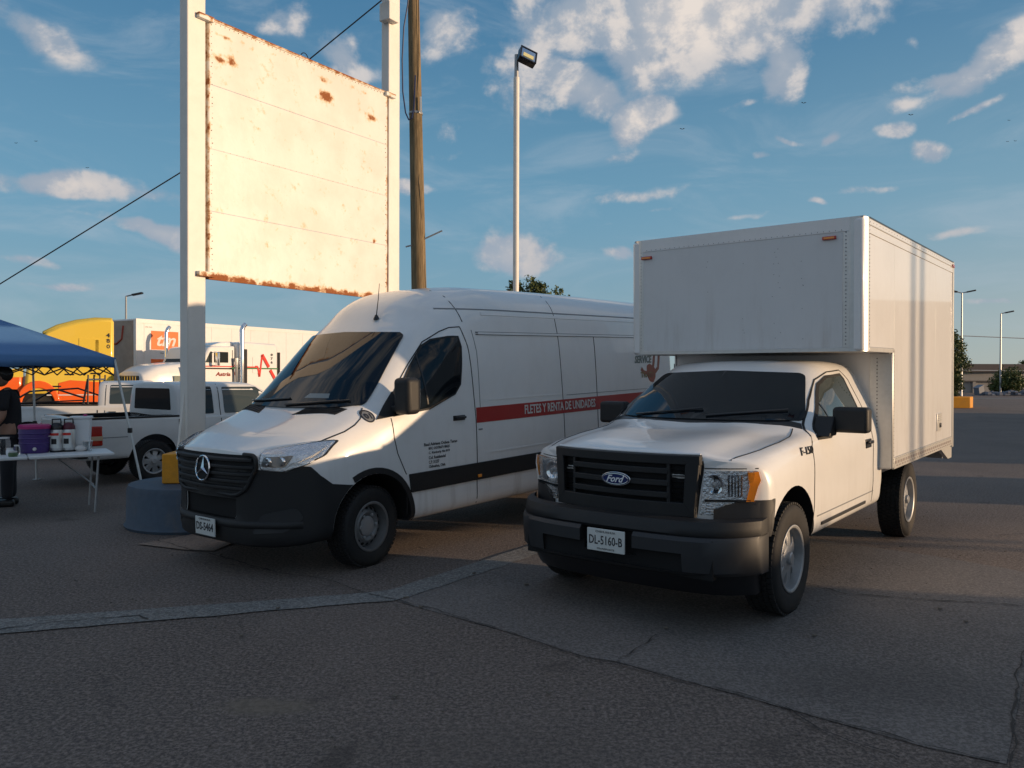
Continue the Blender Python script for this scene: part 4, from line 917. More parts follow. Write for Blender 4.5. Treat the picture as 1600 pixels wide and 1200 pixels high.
# hatch with latch low on the side, rear sill
ht = obj('document_hatch', MB().box((-4.47, BW+.004, 1.13), (.235, .012, .20)), alu, cargo, bevel=.003)
hm = MB()
for i in range(4): hm.box((-4.47, BW+.012, 1.215-i*.022), (.20, .006, .008))
obj('hatch_slat', hm, steel, ht); obj('hatch_latch', MB().box((-4.50, BW+.014, 1.09), (.07, .012, .05)), satin, ht, bevel=.004)
obj('rear_sill', MB().prism([(BX0-.02, BZ0-.0), (BX0-.02, BZ0-.15), (BX0+.20, BZ0-.15), (BX0+.62, BZ0-.005)], BW-.055, BW-.01), alu, cargo)
obj('rear_sill', MB().box((BX0+.01, 0, BZ0-.085), (.05, 2.0, .16)), alu, cargo)
obj('rear_doors', MB().box((BX0-.012, 0, (BZ0+BZ1)/2), (.03, 2.1, BZ1-BZ0-.14)), boxpaint, cargo)
obj('floor_crossmembers', MB().box((-3.8, 0, BZ0-.035), (2.9, 1.9, .06)), satin, cargo)

# ================================================================ SIGN: two posts, rusted board, footing
SDX = Vector((.565, .825, 0)).normalized(); SN = Vector((SDX.y, -SDX.x, 0)); SROT = atan2(SDX.y, SDX.x)
L0 = Vector((-3.55, 9.35, 0)); BLEN = 2.97
def rust_mat():
    m, k, b = nodes_of('rusted_white_sheet'); tc = k.new('ShaderNodeTexCoord').outputs['Object']
    s = k.new('ShaderNodeSeparateXYZ'); k.l.new(tc, s.inputs[0]); x, z = s.outputs[0], s.outputs[2]
    n = k.noise(tc, 7, 8, .7); n2 = k.noise(tc, 1.6, 5, .6); n3 = k.noise(tc, 30, 4, .7)
    def edge(v, c, w): return k.m('SUBTRACT', 1., k.ramp(k.m('ABSOLUTE', k.m('SUBTRACT', v, c)), 0., w))
    e = k.m('MAXIMUM', k.m('MULTIPLY', edge(z, 0., .12), .9), k.m('MAXIMUM', k.m('MULTIPLY', edge(z, 3., .05), .8), k.m('MAXIMUM', k.m('MULTIPLY', edge(x, 0., .04), .55), k.m('MULTIPLY', edge(x, BLEN, .05), .6))))
    def blob(cx, cz, rx, rz, a):
        p = k.m('MULTIPLY', k.m('SUBTRACT', x, cx), 1/rx); q = k.m('MULTIPLY', k.m('SUBTRACT', z, cz), 1/rz)
        return k.m('MULTIPLY', k.m('POWER', 2.718, k.m('MULTIPLY', k.m('MULTIPLY_ADD', p, p, k.m('MULTIPLY', q, q)), -1.)), a)
    for (cx, cz, rx, rz, a) in [(1.80, 2.62, .13, .09, 1.05), (1.78, 2.80, .10, .05, .6), (.14, 2.56, .10, .05, .75), (.30, 2.58, .10, .05, .7), (.22, 2.85, .10, .03, .6), (2.64, 2.55, .09, .06, .65), (2.22, 2.86, .10, .04, .45), (2.52, 2.86, .08, .03, .5), (.92, 2.88, .05, .02, .6), (2.62, 1.78, .10, .12, .35), (2.70, .80, .05, .05, .8)]:
        e = k.m('MAXIMUM', e, blob(cx, cz, rx, rz, a))
    v = k.m('ADD', k.m('MULTIPLY', e, .75), k.m('MULTIPLY', k.m('SUBTRACT', n, .5), 2.1))
    mk = k.ramp(v, .36, .66); halo = k.m('MULTIPLY', k.ramp(v, .16, .5), .65)
    spots = k.ramp(n3, .72, .78)
    c = k.mix(k.ramp(n2, .35, .65), (.68, .65, .59), (.75, .73, .68))
    c = k.mix(halo, c, (.62, .34, .07)); c = k.mix(mk, c, k.mix(n3, (.16, .045, .012), (.36, .12, .03)))
    c = k.mix(k.m('MULTIPLY', spots, .35), c, (.35, .18, .08))
    k.l.new(c, b.inputs['Base Color']); k.l.new(k.ramp(mk, 0, 1, .38, .85), b.inputs['Roughness'])
    bp = k.new('ShaderNodeBump'); bp.inputs['Strength'].default_value = .35; bp.inputs['Distance'].default_value = .01
    k.l.new(k.m('ADD', k.m('MULTIPLY', n2, 3.), k.m('MULTIPLY', mk, .6)), bp.inputs['Height']); k.l.new(bp.outputs[0], b.inputs['Normal'])
    return m
rustm = rust_mat()
sign = empty('billboard', L0, (0, 0, SROT), 'blank white steel billboard with rusty edges hung between two tall posts', 'billboard')
Z0 = 2.81
bd = bpy.data.objects.new('board', None); link(bd, sign); bd.location = (0, 0, Z0)
zs = [0, .78, 1.50, 2.24, 3.0]
for i in range(4):
    jj = MB(); jj.box((BLEN/2, -.055-.002*(i % 2), (zs[i]+zs[i+1])/2), (BLEN-.01, .006, zs[i+1]-zs[i]-.003)); obj('sheet_panel', jj, rustm, bd, bevel=.001)
fr = MB()
for (c, d) in (((BLEN/2, .0, .03), (BLEN, .10, .06)), ((BLEN/2, 0, 2.97), (BLEN, .10, .06)), ((.02, 0, 1.5), (.05, .10, 3.0)), ((BLEN-.02, 0, 1.5), (.05, .10, 3.0)), ((1.0, .02, 1.5), (.05, .05, 2.9)), ((2.0, .02, 1.5), (.05, .05, 2.9))): fr.box(c, d)
obj('angle_frame', fr, rustm, bd)
lipm = MB(); lipm.box((BLEN/2, -.065, .004), (BLEN+.02, .018, .034)); obj('edge_angle', lipm, rustm, bd); obj('edge_angle', MB().box((BLEN/2, -.063, 2.99), (BLEN+.02, .016, .03)), rustm, bd)
rv = MB()
rn = random.Random(4)
for i in range(44):
    rv.sphere((.035+rn.uniform(-.008, .012), -.062, .03+i*.067+rn.uniform(-.02, .02)), rn.uniform(.003, .007), 5, 3); rv.sphere((BLEN-.035+rn.uniform(-.012, .008), -.062, .03+i*.067+rn.uniform(-.02, .02)), rn.uniform(.003, .008), 5, 3)
for i in range(48): rv.sphere((.03+i*.062, -.062, 2.955), .006, 5, 3)
for i in range(30): rv.sphere((.2+i*.09, -.062, 1.50), .004, 5, 3)
obj('rivets', rv, mat('rusted_rivet', (.20, .08, .03), .8), bd, kind='stuff')
for x, z in ((-.06, 2.97), (-.06, .04), (BLEN+.03, 2.97), (BLEN+.03, .04)): obj('bracket', MB().box((x, -.05, z), (.20, .12, .06)), rustm, bd, bevel=.006)
obj('wire_loop', MB().tube([(1.45+.07*cos(t), -.02, 2.99+.07*sin(t)*1.3) for t in np.linspace(0, pi, 9)], .006, 5), satin, bd)
for x in (-.155, BLEN+.15):
    p = MB(); p.box((x, .02, 4.35 if x < 0 else 4.1), (.235, .15, 8.0)); po = obj('post', p, postp, sign, bevel=.012)
    gs_ = MB()
    if x < 0:
        gs_.prism([(x-.118, .50), (x-.20, .48), (x-.20, .78), (x-.118, 1.5)], .0, .04); obj('gusset', gs_, postp, sign)
    for i in range(12): pass
    bl = MB()
    for i in range(7): bl.lathe([(.010, 0), (.010, .01)], c=(x-.05, -.060, 1.0+i*.8), axis='y', n=6)
jb = MB(); jb.box((BLEN+.03, -.06, 6.97), (.20, .20, .26)); obj('junction_box', jb, postp, sign, bevel=.01)
lmp = MB(); lmp.lathe([(.03, .10), (.10, .05), (.16, 0), (.001, -.01)], c=(BLEN-.22, -.1, 7.22), n=20); obj('dome_lamp', lmp, satin, sign, smooth=True); obj('dome_lamp_arm', MB().tube([(BLEN-.22, -.1, 7.3), (BLEN+.05, -.02, 7.4)], .015, 6), satin, sign)
ft = MB(); ft.lathe([(.775, 0), (.79, .03), (.765, .06), (.76, .42), (.74, .47), (.001, .48)], c=(0, 0, 0), n=48, cap=False)
fo = obj('sign_footing', ft, bluec, smooth=True, ang=40); fo.location = (-3.60, 9.28, 0); tag(fo, 'round blue painted concrete footing at the foot of the left billboard post', 'footing')
yb = obj('yellow_kerb_block', MB().box((0, 0, .165), (.52, .44, .33)), yellow, bevel=.012); yb.location = (-3.66, 9.22, .48); yb.rotation_euler = (0, 0, SROT-.9); tag(yb, 'yellow painted concrete collar standing on the blue footing around the post', 'concrete block')
ft = MB(); ft.box((0, 0, .15), (.8, .8, .3)); fo = obj('sign_footing', ft, bluec, bevel=.02); fo.location = tuple(L0+SDX*(BLEN+.15)); fo.rotation_euler = (0, 0, SROT); tag(fo, 'square concrete footing of the right billboard post hidden behind the van', 'footing')
sl_ = sheet('footing_slab', [[(-3.72, 8.0), (-3.2, 8.75), (-2.75, 8.35), (-2.85, 7.7), (-3.15, 7.75)]], .012, asphalt_mat('tan_concrete', (.20, .15, .12), (.25, .19, .15), .6, .4))

# ================================================================ POLES, CABLES
wm, k, b = nodes_of('weathered_pole_wood'); tc = k.new('ShaderNodeTexCoord').outputs['Object']
mp = k.new('ShaderNodeMapping'); k.l.new(tc, mp.inputs[0]); mp.inputs['Scale'].default_value = (30, 30, 1.2)
n = k.noise(mp.outputs[0], 1.5, 6, .7, .6); c = k.mix(k.ramp(n, .3, .7), (.30, .22, .12), (.10, .07, .035)); k.l.new(c, b.inputs['Base Color']); b.inputs['Roughness'].default_value = .9
bp = k.new('ShaderNodeBump'); bp.inputs['Strength'].default_value = .8; bp.inputs['Distance'].default_value = .02; k.l.new(n, bp.inputs['Height']); k.l.new(bp.outputs[0], b.inputs['Normal'])
up_ = empty('utility_pole', (-1.77, 15.5, 0), (0, 0, 0), 'brown wooden utility pole rising behind the van, right of the billboard', 'utility pole')
po = MB(); po.tube([(0, 0, 0), (-.02, 0, 3.3), (-.14, 0, 9.0), (-.20, 0, 11.5)], [.155, .145, .108, .10], 20); obj('pole_shaft', po, wm, up_, smooth=True)
obj('ground_wire', MB().tube([(.135, -.05, 0), (.12, -.05, 3.3), (.0, -.12, 5.2), (-.10, -.11, 6.4), (-.02, -.10, 7.6), (-.05, -.09, 11)], .006, 5), satin, up_)
obj('band_clamp', MB().lathe([(.132, -.02), (.138, 0), (.132, .02)], c=(-.09, 0, 6.72), n=20), steel, up_); obj('clamp_tag', MB().box((.02, -.13, 6.85), (.03, .02, .30)), tpole, up_)
obj('step_bolt', MB().tube([(.05, -.05, 4.3), (.43, -.08, 4.47)], .015, 6), steel, up_); obj('step_bolt', MB().tube([(-.05, -.05, 4.22), (-.27, -.08, 4.16)], .015, 6), steel, up_)
cab_blue = mat('dark_blue_cable', (.01, .02, .08), .5)
def pxz(px, py, Y): return ((px-800)/1260*Y, Y, 1.685+(588.7-py)/1260*Y)
cbl = MB(); cbl.tube([pxz(*q, 15.3) for q in ((640, -40), (636, 10), (630, 45), (627.5, 95), (628.5, 145), (633, 178), (638, 189), (643, 186), (646, 170), (648, 120))], .014, 6)
o = obj('cable_bundle', cbl, cab_blue, smooth=True); tag(o, 'dark blue cable hanging in a loop beside the wooden pole', 'cable')
cbl = MB(); cbl.tube([(-2.46+.5, 15.4, 9.2), (-2.46, 15.5, 8.93), (-4.0, 15.8, 7.85), (-6.72, 16.3, 5.77), (-10.8, 17, 3.60), (-15, 17.8, 1.7), (-17, 18.2, .9)], .013, 6)
o = obj('overhead_cable', cbl, satin, smooth=True); tag(o, 'thin black cable sloping down across the sky to the left behind the billboard', 'cable')
an = obj('cable_anchor_post', MB().tube([(-17, 18.2, 0), (-17, 18.2, 1.2)], .06, 8), steel); tag(an, 'short steel post at ground end of the sloping cable', 'post')
fl = empty('floodlight_pole', (.07, 16, 0), (0, 0, 0), 'tall white pole topped with a square black floodlight behind the white van', 'lamp post')
obj('pole_shaft', MB().tube([(0, 0, 0), (.0, 0, 7.6)], [.060, .058], 14), postp, fl, smooth=True); obj('pole_top', MB().tube([(0, 0, 7.6), (0, 0, 8.05)], [.045, .04], 12), steel, fl, smooth=True)
hd = bpy.data.objects.new('floodlight_head', None); link(hd, fl); hd.location = (.22, -.12, 7.98); hd.rotation_euler = (radians(-28), radians(18), radians(20))
obj('housing', MB().box((0, 0.04, 0), (.36, .13, .34)), satin, hd, bevel=.02); obj('reflector_glass', MB().box((0, -.030, 0), (.29, .012, .27)), chrome, hd)
lf = MB()
for c_, d_ in (((0, -.036, .155), (.36, .02, .03)), ((0, -.036, -.155), (.36, .02, .03)), ((.165, -.036, 0), (.03, .02, .34)), ((-.165, -.036, 0), (.03, .02, .34))): lf.box(c_, d_)
obj('front_frame', lf, satin, hd); obj('yellow_lamp_tube', MB().box((0, -.040, -.05), (.22, .012, .10)), mat('lamp_yellow_glass', (.65, .60, .30), .3), hd)
obj('mount', MB().tube([(0, 0, 7.95), (.16, -.05, 7.98)], .035, 8), satin, fl)
def far_lamp(px, top, base_y, Y, heads, label, r=.09):
    x = (px-800)/1260*Y; H = 1.685+(588.7-top)/1260*Y
    e = empty('street_lamp', (x, Y, 0), (0, 0, 0), label, 'street lamp', 'distant street lamps')
    obj('pole_shaft', MB().tube([(0, 0, 0), (0, 0, H)], [r*1.2, r*.7], 8), steel, e, smooth=True)
    for s in heads:
        a = MB(); a.tube([(0, 0, H), (s*.5, 0, H+.12)], .05, 6); ar = obj('lamp_arm', a, steel, e); q = MB(); q.box((s*.85, 0, H+.18), (.8, .3, .14), M=Matrix.Rotation(-s*.2, 3, 'Y')); obj('lamp_head', q, satin, e, bevel=.03)
far_lamp(1563, 488, 610, 80, (1,), 'single headed lamp post behind the round bush at the far right'); far_lamp(1502, 456, 610, 75, (-1, 1), 'twin headed lamp post rising behind the tree right of the cargo box'); far_lamp(197, 465, 600, 60, (1,), 'lamp post whose top shows above the yellow lorry on the left')
for z0, z1 in ((6.6, 6.1), (2.6, 2.5)):
    o = obj('power_line', MB().tube([(20, 88, z0+.6), (45, 90, z0), (62, 92, z1), (90, 95, z1+.8)], .05, 5), steel); tag(o, 'thin power line crossing low over the far wall on the right' if z0 < 5 else 'thin power line crossing the sky on the right above the far bushes', 'power line')

# ================================================================ TREES, BUSHES
lm_, k, b = nodes_of('leaf_green'); tc = k.new('ShaderNodeTexCoord').outputs['Object']; c = k.mix(k.ramp(k.noise(tc, 1.6, 5, .7), .35, .65), (.035, .060, .014), (.11, .13, .03)); k.l.new(c, b.inputs['Base Color']); b.inputs['Roughness'].default_value = .6; b.inputs['Transmission Weight'].default_value = 0
bark = mat('tree_bark', (.10, .075, .05), .9, grain=.4, gs=20)
def leafy(name, loc, blobs, nleaf, size, label, cat, seed, trunk=None, group=None):
    rn = random.Random(seed); e = empty(name, loc, (0, 0, 0), label, cat, group)
    if trunk:
        H, r = trunk; t = MB(); t.tube([(0, 0, 0), (.05, 0, H*.4), (-.03, .05, H*.8)], [r, r*.7, r*.4], 8)
        for bx_, by_, bz_, *_ in blobs: t.tube([(0, 0, H*.35), (bx_*.5, by_*.5, (H*.35+bz_)/2+.1), (bx_, by_, bz_)], [r*.45, r*.3, r*.12], 6)
        obj('trunk', t, bark, e, smooth=True)
    m = MB(); W_ = sum(b_[3]*b_[4]*b_[5] for b_ in blobs)
    for (bx_, by_, bz_, rx, ry, rz) in blobs:
        n_ = int(nleaf*rx*ry*rz/W_); cl = [Vector((rn.gauss(0, 1), rn.gauss(0, 1), rn.gauss(0, 1))).normalized()*rn.uniform(.45, 1.08) for _ in range(max(6, n_//26))]
        for i in range(n_):
            c_ = cl[rn.randrange(len(cl))]+Vector((rn.gauss(0, .13), rn.gauss(0, .13), rn.gauss(0, .12))); p = Vector((bx_+c_.x*rx, by_+c_.y*ry, bz_+c_.z*rz))
            if p.z < .05: continue
            a = Vector((rn.gauss(0, 1), rn.gauss(0, 1), rn.gauss(0, .7))).normalized()*size*rn.uniform(.6, 1.3); w_ = a.orthogonal().normalized(); w_.rotate(Matrix.Rotation(rn.uniform(0, 6.3), 3, a.normalized())); w_ *= size*.32
            m.add([p-a*.5, p+w_, p+a*.5, p-w_], [(0, 1, 2, 3)])
    obj('crown' if trunk else 'foliage', m, lm_, e); return e
leafy('ash_tree', (1.05, 42, 0), [(-.05, 0, 6.15, .7, .9, .75), (.65, 0, 5.9, .5, .7, .6), (-.95, 0, 5.95, .5, .7, .8), (.1, 0, 5.0, 1.5, 1.2, 1.0)], 6000, .15, 'leafy green tree top just right of the floodlight pole', 'tree', 11, (5, .16), 'trees behind the van')
leafy('ash_tree', (2.6, 43, 0), [(-.1, 0, 6.0, .32, .5, .7), (.35, 0, 5.6, .35, .5, .5), (.0, 0, 5.0, .8, .7, .7)], 2200, .14, 'smaller green tree top farther right behind the van roof', 'tree', 12, (4.5, .12), 'trees behind the van')
leafy('ficus_tree', (25.6, 47.2, 0), [(-.1, 0, 3.45, .8, .9, .9), (.15, 0, 2.6, .85, 1, .8), (-.8, 0, 2.8, .9, 1, 1.0), (-.4, 0, 1.8, .7, .9, .8)], 8000, .15, 'dense dark green tree directly right of the cargo box', 'tree', 13, (2.6, .12))
leafy('shrub', (25.6, 46.6, .4), [(0, 0, .85, .45, .5, .7), (.1, 0, 1.4, .3, .35, .4)], 2600, .11, 'light green shrub at the foot of the tree by the yellow kerb', 'shrub', 14)
leafy('round_bush', (49.4, 80.6, 0), [(.2, 0, 1.35, 1.3, 1.4, 1.3), (.9, 0, 1.1, .9, 1, 1.0), (-.5, 0, 1.0, 1.0, 1.1, 1.0)], 7000, .2, 'big round clipped bush behind the lamp post at the far right', 'shrub', 15)
leafy('tall_tree', (59, 94, 0), [(1.5, 0, 2.6, 1.4, 1.2, 1.3), (1.7, 0, 3.5, .6, .7, .6)], 2400, .25, 'distant tree top above the far wall at the right edge', 'tree', 16, (3, .15))
# planter island
pk = MB(); pk.prism([(18, 45.8), (25.7, 45.2), (26.2, 45.8), (26.1, 49.5), (18, 50)], 0, .64, 'z'); o = obj('planter_kerb', pk, yellow, bevel=.04); tag(o, 'yellow painted raised kerb around the tree right of the cargo box', 'kerb')
so_ = MB(); so_.prism([(18.3, 46.2), (25.2, 45.6), (25.6, 46.1), (25.5, 49.1), (18.3, 49.6)], .63, .66, 'z'); o = obj('soil', so_, mat('dry_soil', (.10, .075, .05), .95, grain=.4, gs=3)); struct(o)
# far wall with flat shed
wb = empty('warehouse', (55, 92, 0), (0, 0, 0), 'long low grey block warehouse with a dark roof band at the far right', 'building')
wallm = mat('grey_block_wall', (.32, .30, .28), .85, grain=.25, gs=.6)
obj('wall', MB().box((0, 3, 1.2), (70, 6, 2.4)), wallm, wb); obj('roof_fascia', MB().box((0, 2.9, 2.85), (70.6, 6.6, .9)), mat('brown_fascia', (.10, .085, .085), .8, grain=.2, gs=.8), wb)
obj('wall_ledge', MB().box((0, -.15, 1.35), (70, .3, .12)), mat('dark_ledge', (.10, .09, .085), .8), wb)
for i in range(14): obj('pilaster', MB().box((-33+i*5.1, -.12, .65), (.35, .3, 1.28)), wallm, wb)
hp = obj('roof_vent', MB().lathe([(.12, 0), (.12, .3), (.22, .34), (.22, .45), (.001, .5)], c=(-13.5, .2, 3.3), n=10), tpole, wb)
# low grey object: an overturned concrete bin and rubble next to the bush
rb = empty('concrete_bin', (45.9, 79, 0), (0, radians(-24), .3), 'overturned blue grey bin lying at the foot of the far lamp post', 'bin')
rb.scale = (.62,)*3
obj('bin_body', MB().prism([(-.7, .15), (.5, .0), (.7, 1.35), (-.35, 1.5)], -.5, .5), mat('blue_grey_plastic', (.13, .15, .19), .6), rb, bevel=.05); obj('bin_rim', MB().box((.18, 0, 1.45), (1.2, 1.15, .12)), mat('blue_grey_rim', (.17, .19, .23), .6), rb, bevel=.03)
rk = MB(); rn = random.Random(8)
for i in range(40): rk.sphere((46.6+rn.uniform(-.5, 4.2), 78.6+rn.uniform(-.6, .6), rn.uniform(.0, .35)), (rn.uniform(.2, .5), .3, rn.uniform(.12, .3)), 6, 4)
obj('rubble_pile', rk, mat('rubble_grey', (.16, .17, .20), .9), kind='stuff')

# ================================================================ PARKED PICKUPS ON THE LEFT
def pickup(loc, yaw, label, cabx, L, rail, roof, wb_, ext):
    e = empty('pickup_truck', loc, (0, 0, yaw), label, 'pickup truck', 'white pickups parked on the left')
    lo = [(.66, .40), (.80, .42), (.84, .60)]
    st = [(-1.0, lo+[(.855, .80), (.85, .95), (.83, rail), (0, rail)]), (0, lo+[(.86, .80), (.85, .95), (.83, rail), (0, rail)]), (cabx+1.6, lo+[(.86, .80), (.85, .95), (.83, rail), (0, rail)]), (cabx+2.0, lo+[(.86, .80), (.84, .93), (.80, rail-.01), (0, rail+.01)]), (L-.1, lo+[(.85, .75), (.82, .85), (.76, .92), (0, .95)]), (L, lo+[(.80, .72), (.76, .80), (.70, .86), (0, .88)])]
    sh = shell(st, .15, lambda x, y, z: (x-(.12*abs(y)**3 if x > L-.6 else 0), y, z), [(.97, .03), (.8, .05), (.02, .05)], [(.98, .02), (.9, .03), (.02, .03)], 4)
    bb_ = bvh_of(sh); body = obj('body', sh, paint_old, e, smooth=True, ang=60)
    cs = [tmp(arch(x, .36, .40, s*.5, s*1.2)) for x in (0, wb_) for s in (1, -1)]+[tmp(MB().box(((cabx-.92)/2, 0, rail), (cabx+.82, 1.50, .90)))]
    for c in cs: c.parent = e
    boolean(body, cs)
    f = roof
    cst = [(cabx-.02, [(.80, .85), (.835, .95), (.80, rail+.12), (.68, f-.06), (.5, f-.01), (0, f)]), (cabx+.75, [(.80, .85), (.835, .95), (.80, rail+.12), (.69, f-.05), (.5, f), (0, f+.01)]), (ext, [(.80, .85), (.835, .95), (.80, rail+.12), (.69, f-.06), (.5, f-.015), (0, f)]), (ext+.25, [(.80, .85), (.835, .95), (.805, rail+.10), (.71, f-.16), (.5, f-.13), (0, f-.12)]), (ext+.62, [(.80, .85), (.835, .93), (.82, rail+.01), (.76, rail+.07), (.5, rail+.08), (0, rail+.09)])]
    ch = shell(cst, .1, lambda x, y, z: (x, y, z), [(.98, .02), (.02, .03)], [(.98, .02), (.9, .03), (.02, .03)], 4); cbv = bvh_of(ch)
    cb_ = obj('cab', ch, paint_old, e, smooth=True, ang=60)
    def cd(n_, poly, ax, m, off=.004, par=e): return obj(n_, drape(cbv, poly, ax, off, .08, .01, round_=.03), m, par, smooth=True, ang=40)
    for s, ax in ((1, 'y+'), (-1, 'y-')):
        if ext-cabx > 1.2:
            cd('quarter_window', [(cabx+.10, rail+.03), (cabx+.10, f-.09), (cabx+.60, f-.07), (cabx+.60, rail+.03)], ax, glass)
            d0 = cabx+.72
        else: d0 = cabx+.10
        cd('side_window', [(d0+.08, rail+.03), (d0+.08, f-.08), (ext+.08, f-.08), (ext+.30, f-.24), (ext+.50, rail+.10), (ext+.46, rail+.03)], ax, glassm)
        obj('door_seam', strip(cbv, [(d0, .97), (d0, f-.03)], .012, ax, .004), seam, e)
        obj('door_seam', strip(bb_, [(d0, .5), (d0, .97)], .012, ax, .004), seam, e); obj('door_seam', strip(bb_, [(ext+.5, .5), (ext+.5, .97)], .012, ax, .004), seam, e)
        obj('cab_gap', strip(bb_, [(cabx-.04, .42), (cabx-.04, .98)], .02, ax, .004), seam, e); obj('rail_cap', MB().box(((cabx-1.0)/2, s*.80, rail+.012), (cabx+.94, .09, .03)), satin, e, bevel=.006)
        obj('body_crease', strip(bb_, [(-.9, .74), (-.44, .74)], .012, ax, .003), seamg, e); obj('side_moulding', strip(bb_, [(.45, .56), (wb_-.45, .56)], .05, ax, .008), paint_old, e)
        hnd = MB(); hnd.box((d0+.14, s*.865, .93), (.14, .02, .04)); obj('door_handle', hnd, satin, e, bevel=.005)
        mrr = MB(); mrr.box((ext+.40, s*.98, rail+.10), (.12, .22, .16)); obj('wing_mirror', mrr, satin, e, bevel=.03)
        tl = obj('tail_light', MB().box((-.93, s*.80, .775), (.23, .12, .31)), redl, e, bevel=.025); obj('reverse_lens', MB().box((-.94, s*.80, .735), (.24, .126, .07)), mat('pale_lens', (.6, .45, .3), .2), tl, bevel=.006)
    cd('rear_window', [(-.60, rail+.10), (-.56, f-.10), (.56, f-.10), (.60, rail+.10)], 'x-', glass)
    cd('windscreen', [(-.66, rail+.12), (-.58, f-.10), (.58, f-.10), (.66, rail+.12)], 'x+', glass)
    obj('tailgate', MB().box((-1.035, 0, .80), (.04, 1.46, .38)), paint_old, e, bevel=.012); obj('rear_bumper', MB().box((-1.10, 0, .52), (.16, 1.66, .16)), gplastic, e, bevel=.02); obj('front_bumper', MB().box((L+.04, 0, .50), (.14, 1.6, .20)), chrome, e, bevel=.03)
    obj('underbody', MB().box((wb_/2, 0, .42), (wb_+1.4, 1.2, .16)), black, e)
    for x in (0, wb_):
        for s in (1, -1): wheel(e, 'wheel', (x, s*.74, .325), .325, .21, .195, 'truck', 0, s)
    return e
pickup((-6.343, 13.345, 0), .906, 'small white pickup with red tail light parked nose away behind the left post', .45, 3.7, 1.02, 1.575, 3.0, 1.85)
p2 = pickup((-9.898, 16.975, 0), .25, 'white pickup with a black rack in its bed, beyond the blue canopy', 1.30, 4.0, 1.07, 1.57, 3.05, 2.08)
# rack of tubes in the bed
rk = empty('bed_rack', (-9.898, 16.975, 0), (0, 0, .25), 'black tube rack standing in the bed of the farther white pickup', 'rack')
rt = MB(); rt.tube([(.95, -.72, 1.0), (1.05, -.72, 1.60), (1.05, .72, 1.60), (.95, .72, 1.0)], .022, 6); obj('hoop', rt, satin, rk)
for y in (-.72, -.25, .25, .72): obj('bar', MB().tube([(1.05, y, 1.0), (1.06, y, 1.70)], .018, 6), satin, rk)
obj('side_rail', MB().tube([(1.0, -.74, 1.22), (.5, -.76, 1.40), (.0, -.76, 1.36), (-.4, -.76, 1.10)], .02, 6), satin, rk); obj('side_rail', MB().tube([(1.02, -.72, 1.18), (-.3, -.74, 1.12)], .014, 6), satin, rk); obj('side_rail', MB().tube([(1.0, .74, 1.22), (.5, .76, 1.40), (.0, .76, 1.36), (-.4, .76, 1.10)], .02, 6), satin, rk)
# third white car peeping at far left behind the person
# ================================================================ LORRIES
def truck_wheel(par, x, y, R=.50):
    t = MB(); s = 1 if y > 0 else -1; t.lathe([(.29, y-s*.14), (R-.03, y-s*.15), (R, y-s*.12), (R, y+s*.12), (R-.03, y+s*.15), (.29, y+s*.14)], c=(x, 0, R), axis='y', n=28, cap=False); w_ = obj('wheel', t, rubber, par, smooth=True, ang=45)
    h_ = MB(); h_.lathe([(.30, y+s*.13), (.26, y+s*.05), (.16, y+s*.05), (.13, y+s*.12), (.001, y+s*.13)], c=(x, 0, R), axis='y', n=20, cap=False); obj('hub', h_, chrome, w_, smooth=True)
tyaw = 1.0571
tr = empty('semi_trailer', (-15.4, 33, 0), (0, 0, tyaw), 'long white box trailer with orange and white letters sign on its side', 'trailer')
obj('trailer_box', MB().box((7.2, 1.25, 2.60), (14.4, 2.5, 2.84)), boxpaint, tr, bevel=.03)
for i in range(12): obj('side_panel', MB().box((.35+.6+i*1.14, -.006, 2.62), (1.13, .012, 2.52)), boxpaint, tr, bevel=.003)
obj('top_rail', MB().box((7.2, -.004, 3.94), (14.4, .05, .17)), paint, tr); obj('bottom_rail', MB().box((7.2, -.01, 1.24), (14.4, .06, .16)), alu, tr); obj('corner_post', MB().box((.14, .0, 2.6), (.28, .05, 2.82)), boxpaint, tr, bevel=.01)
obj('front_wall', MB().box((-.01, 1.25, 2.6), (.03, 2.2, 2.7)), mat('dusty_panel', (.42, .34, .28), .6, grain=.3, gs=2, dirt=.3), tr)  # front wall coloured darker and browner than the side panels
tf = lambda x, z, d=.012: flat((x, -d, z), (1, 0, 0), (0, 0, 1), (0, -1, 0))
obj('orange_sign', MB().box((1.37, -.020, 3.17), (1.32, .012, .78)), orangev, tr); obj('trailer_letters', text_on('tm', tf(.98, 2.93, .027), .92, .46, .004, bold=.02, shear=.35), wvinyl, tr)
obj('orange_arc', MB().box((1.5, -.020, 2.30), (1.6, .012, .16)), orangev, tr); obj('orange_arc', MB().prism([(.72, 1.95), (.84, 1.95), (.92, 2.2), (1.1, 2.3), (1.1, 2.38), (.72, 2.38)], -.024, -.016), orangev, tr)
obj('trailer_letters', text_on('TRANSPORTES', tf(1.12, 2.60, .015), .75, .06, .003), gvinyl, tr); obj('trailer_letters', text_on('5300 7022', tf(.42, 3.68, .015), .34, .045, .003), gvinyl, tr)
ff = flat((-.03, 1.9, 3.1), (0, -1, 0), (0, 0, 1), (-1, 0, 0))
obj('front_emblem', text_on('B', flat((-.028, 1.75, 3.2), (0, -1, 0), (0, 0, 1), (-1, 0, 0)), .42, .45, .004, bold=.05), mat('dark_red_vinyl', (.35, .05, .03), .5), tr)
obj('front_swoosh', MB().tube([(-.03, 2.2, 3.05), (-.03, 1.2, 3.0), (-.03, .85, 3.2), (-.03, .75, 3.75)], .045, 6), mat('dark_red_swoosh', (.35, .05, .03), .5), tr)
for x in (11.2, 12.5): truck_wheel(tr, x, .15); truck_wheel(tr, x, 2.35)
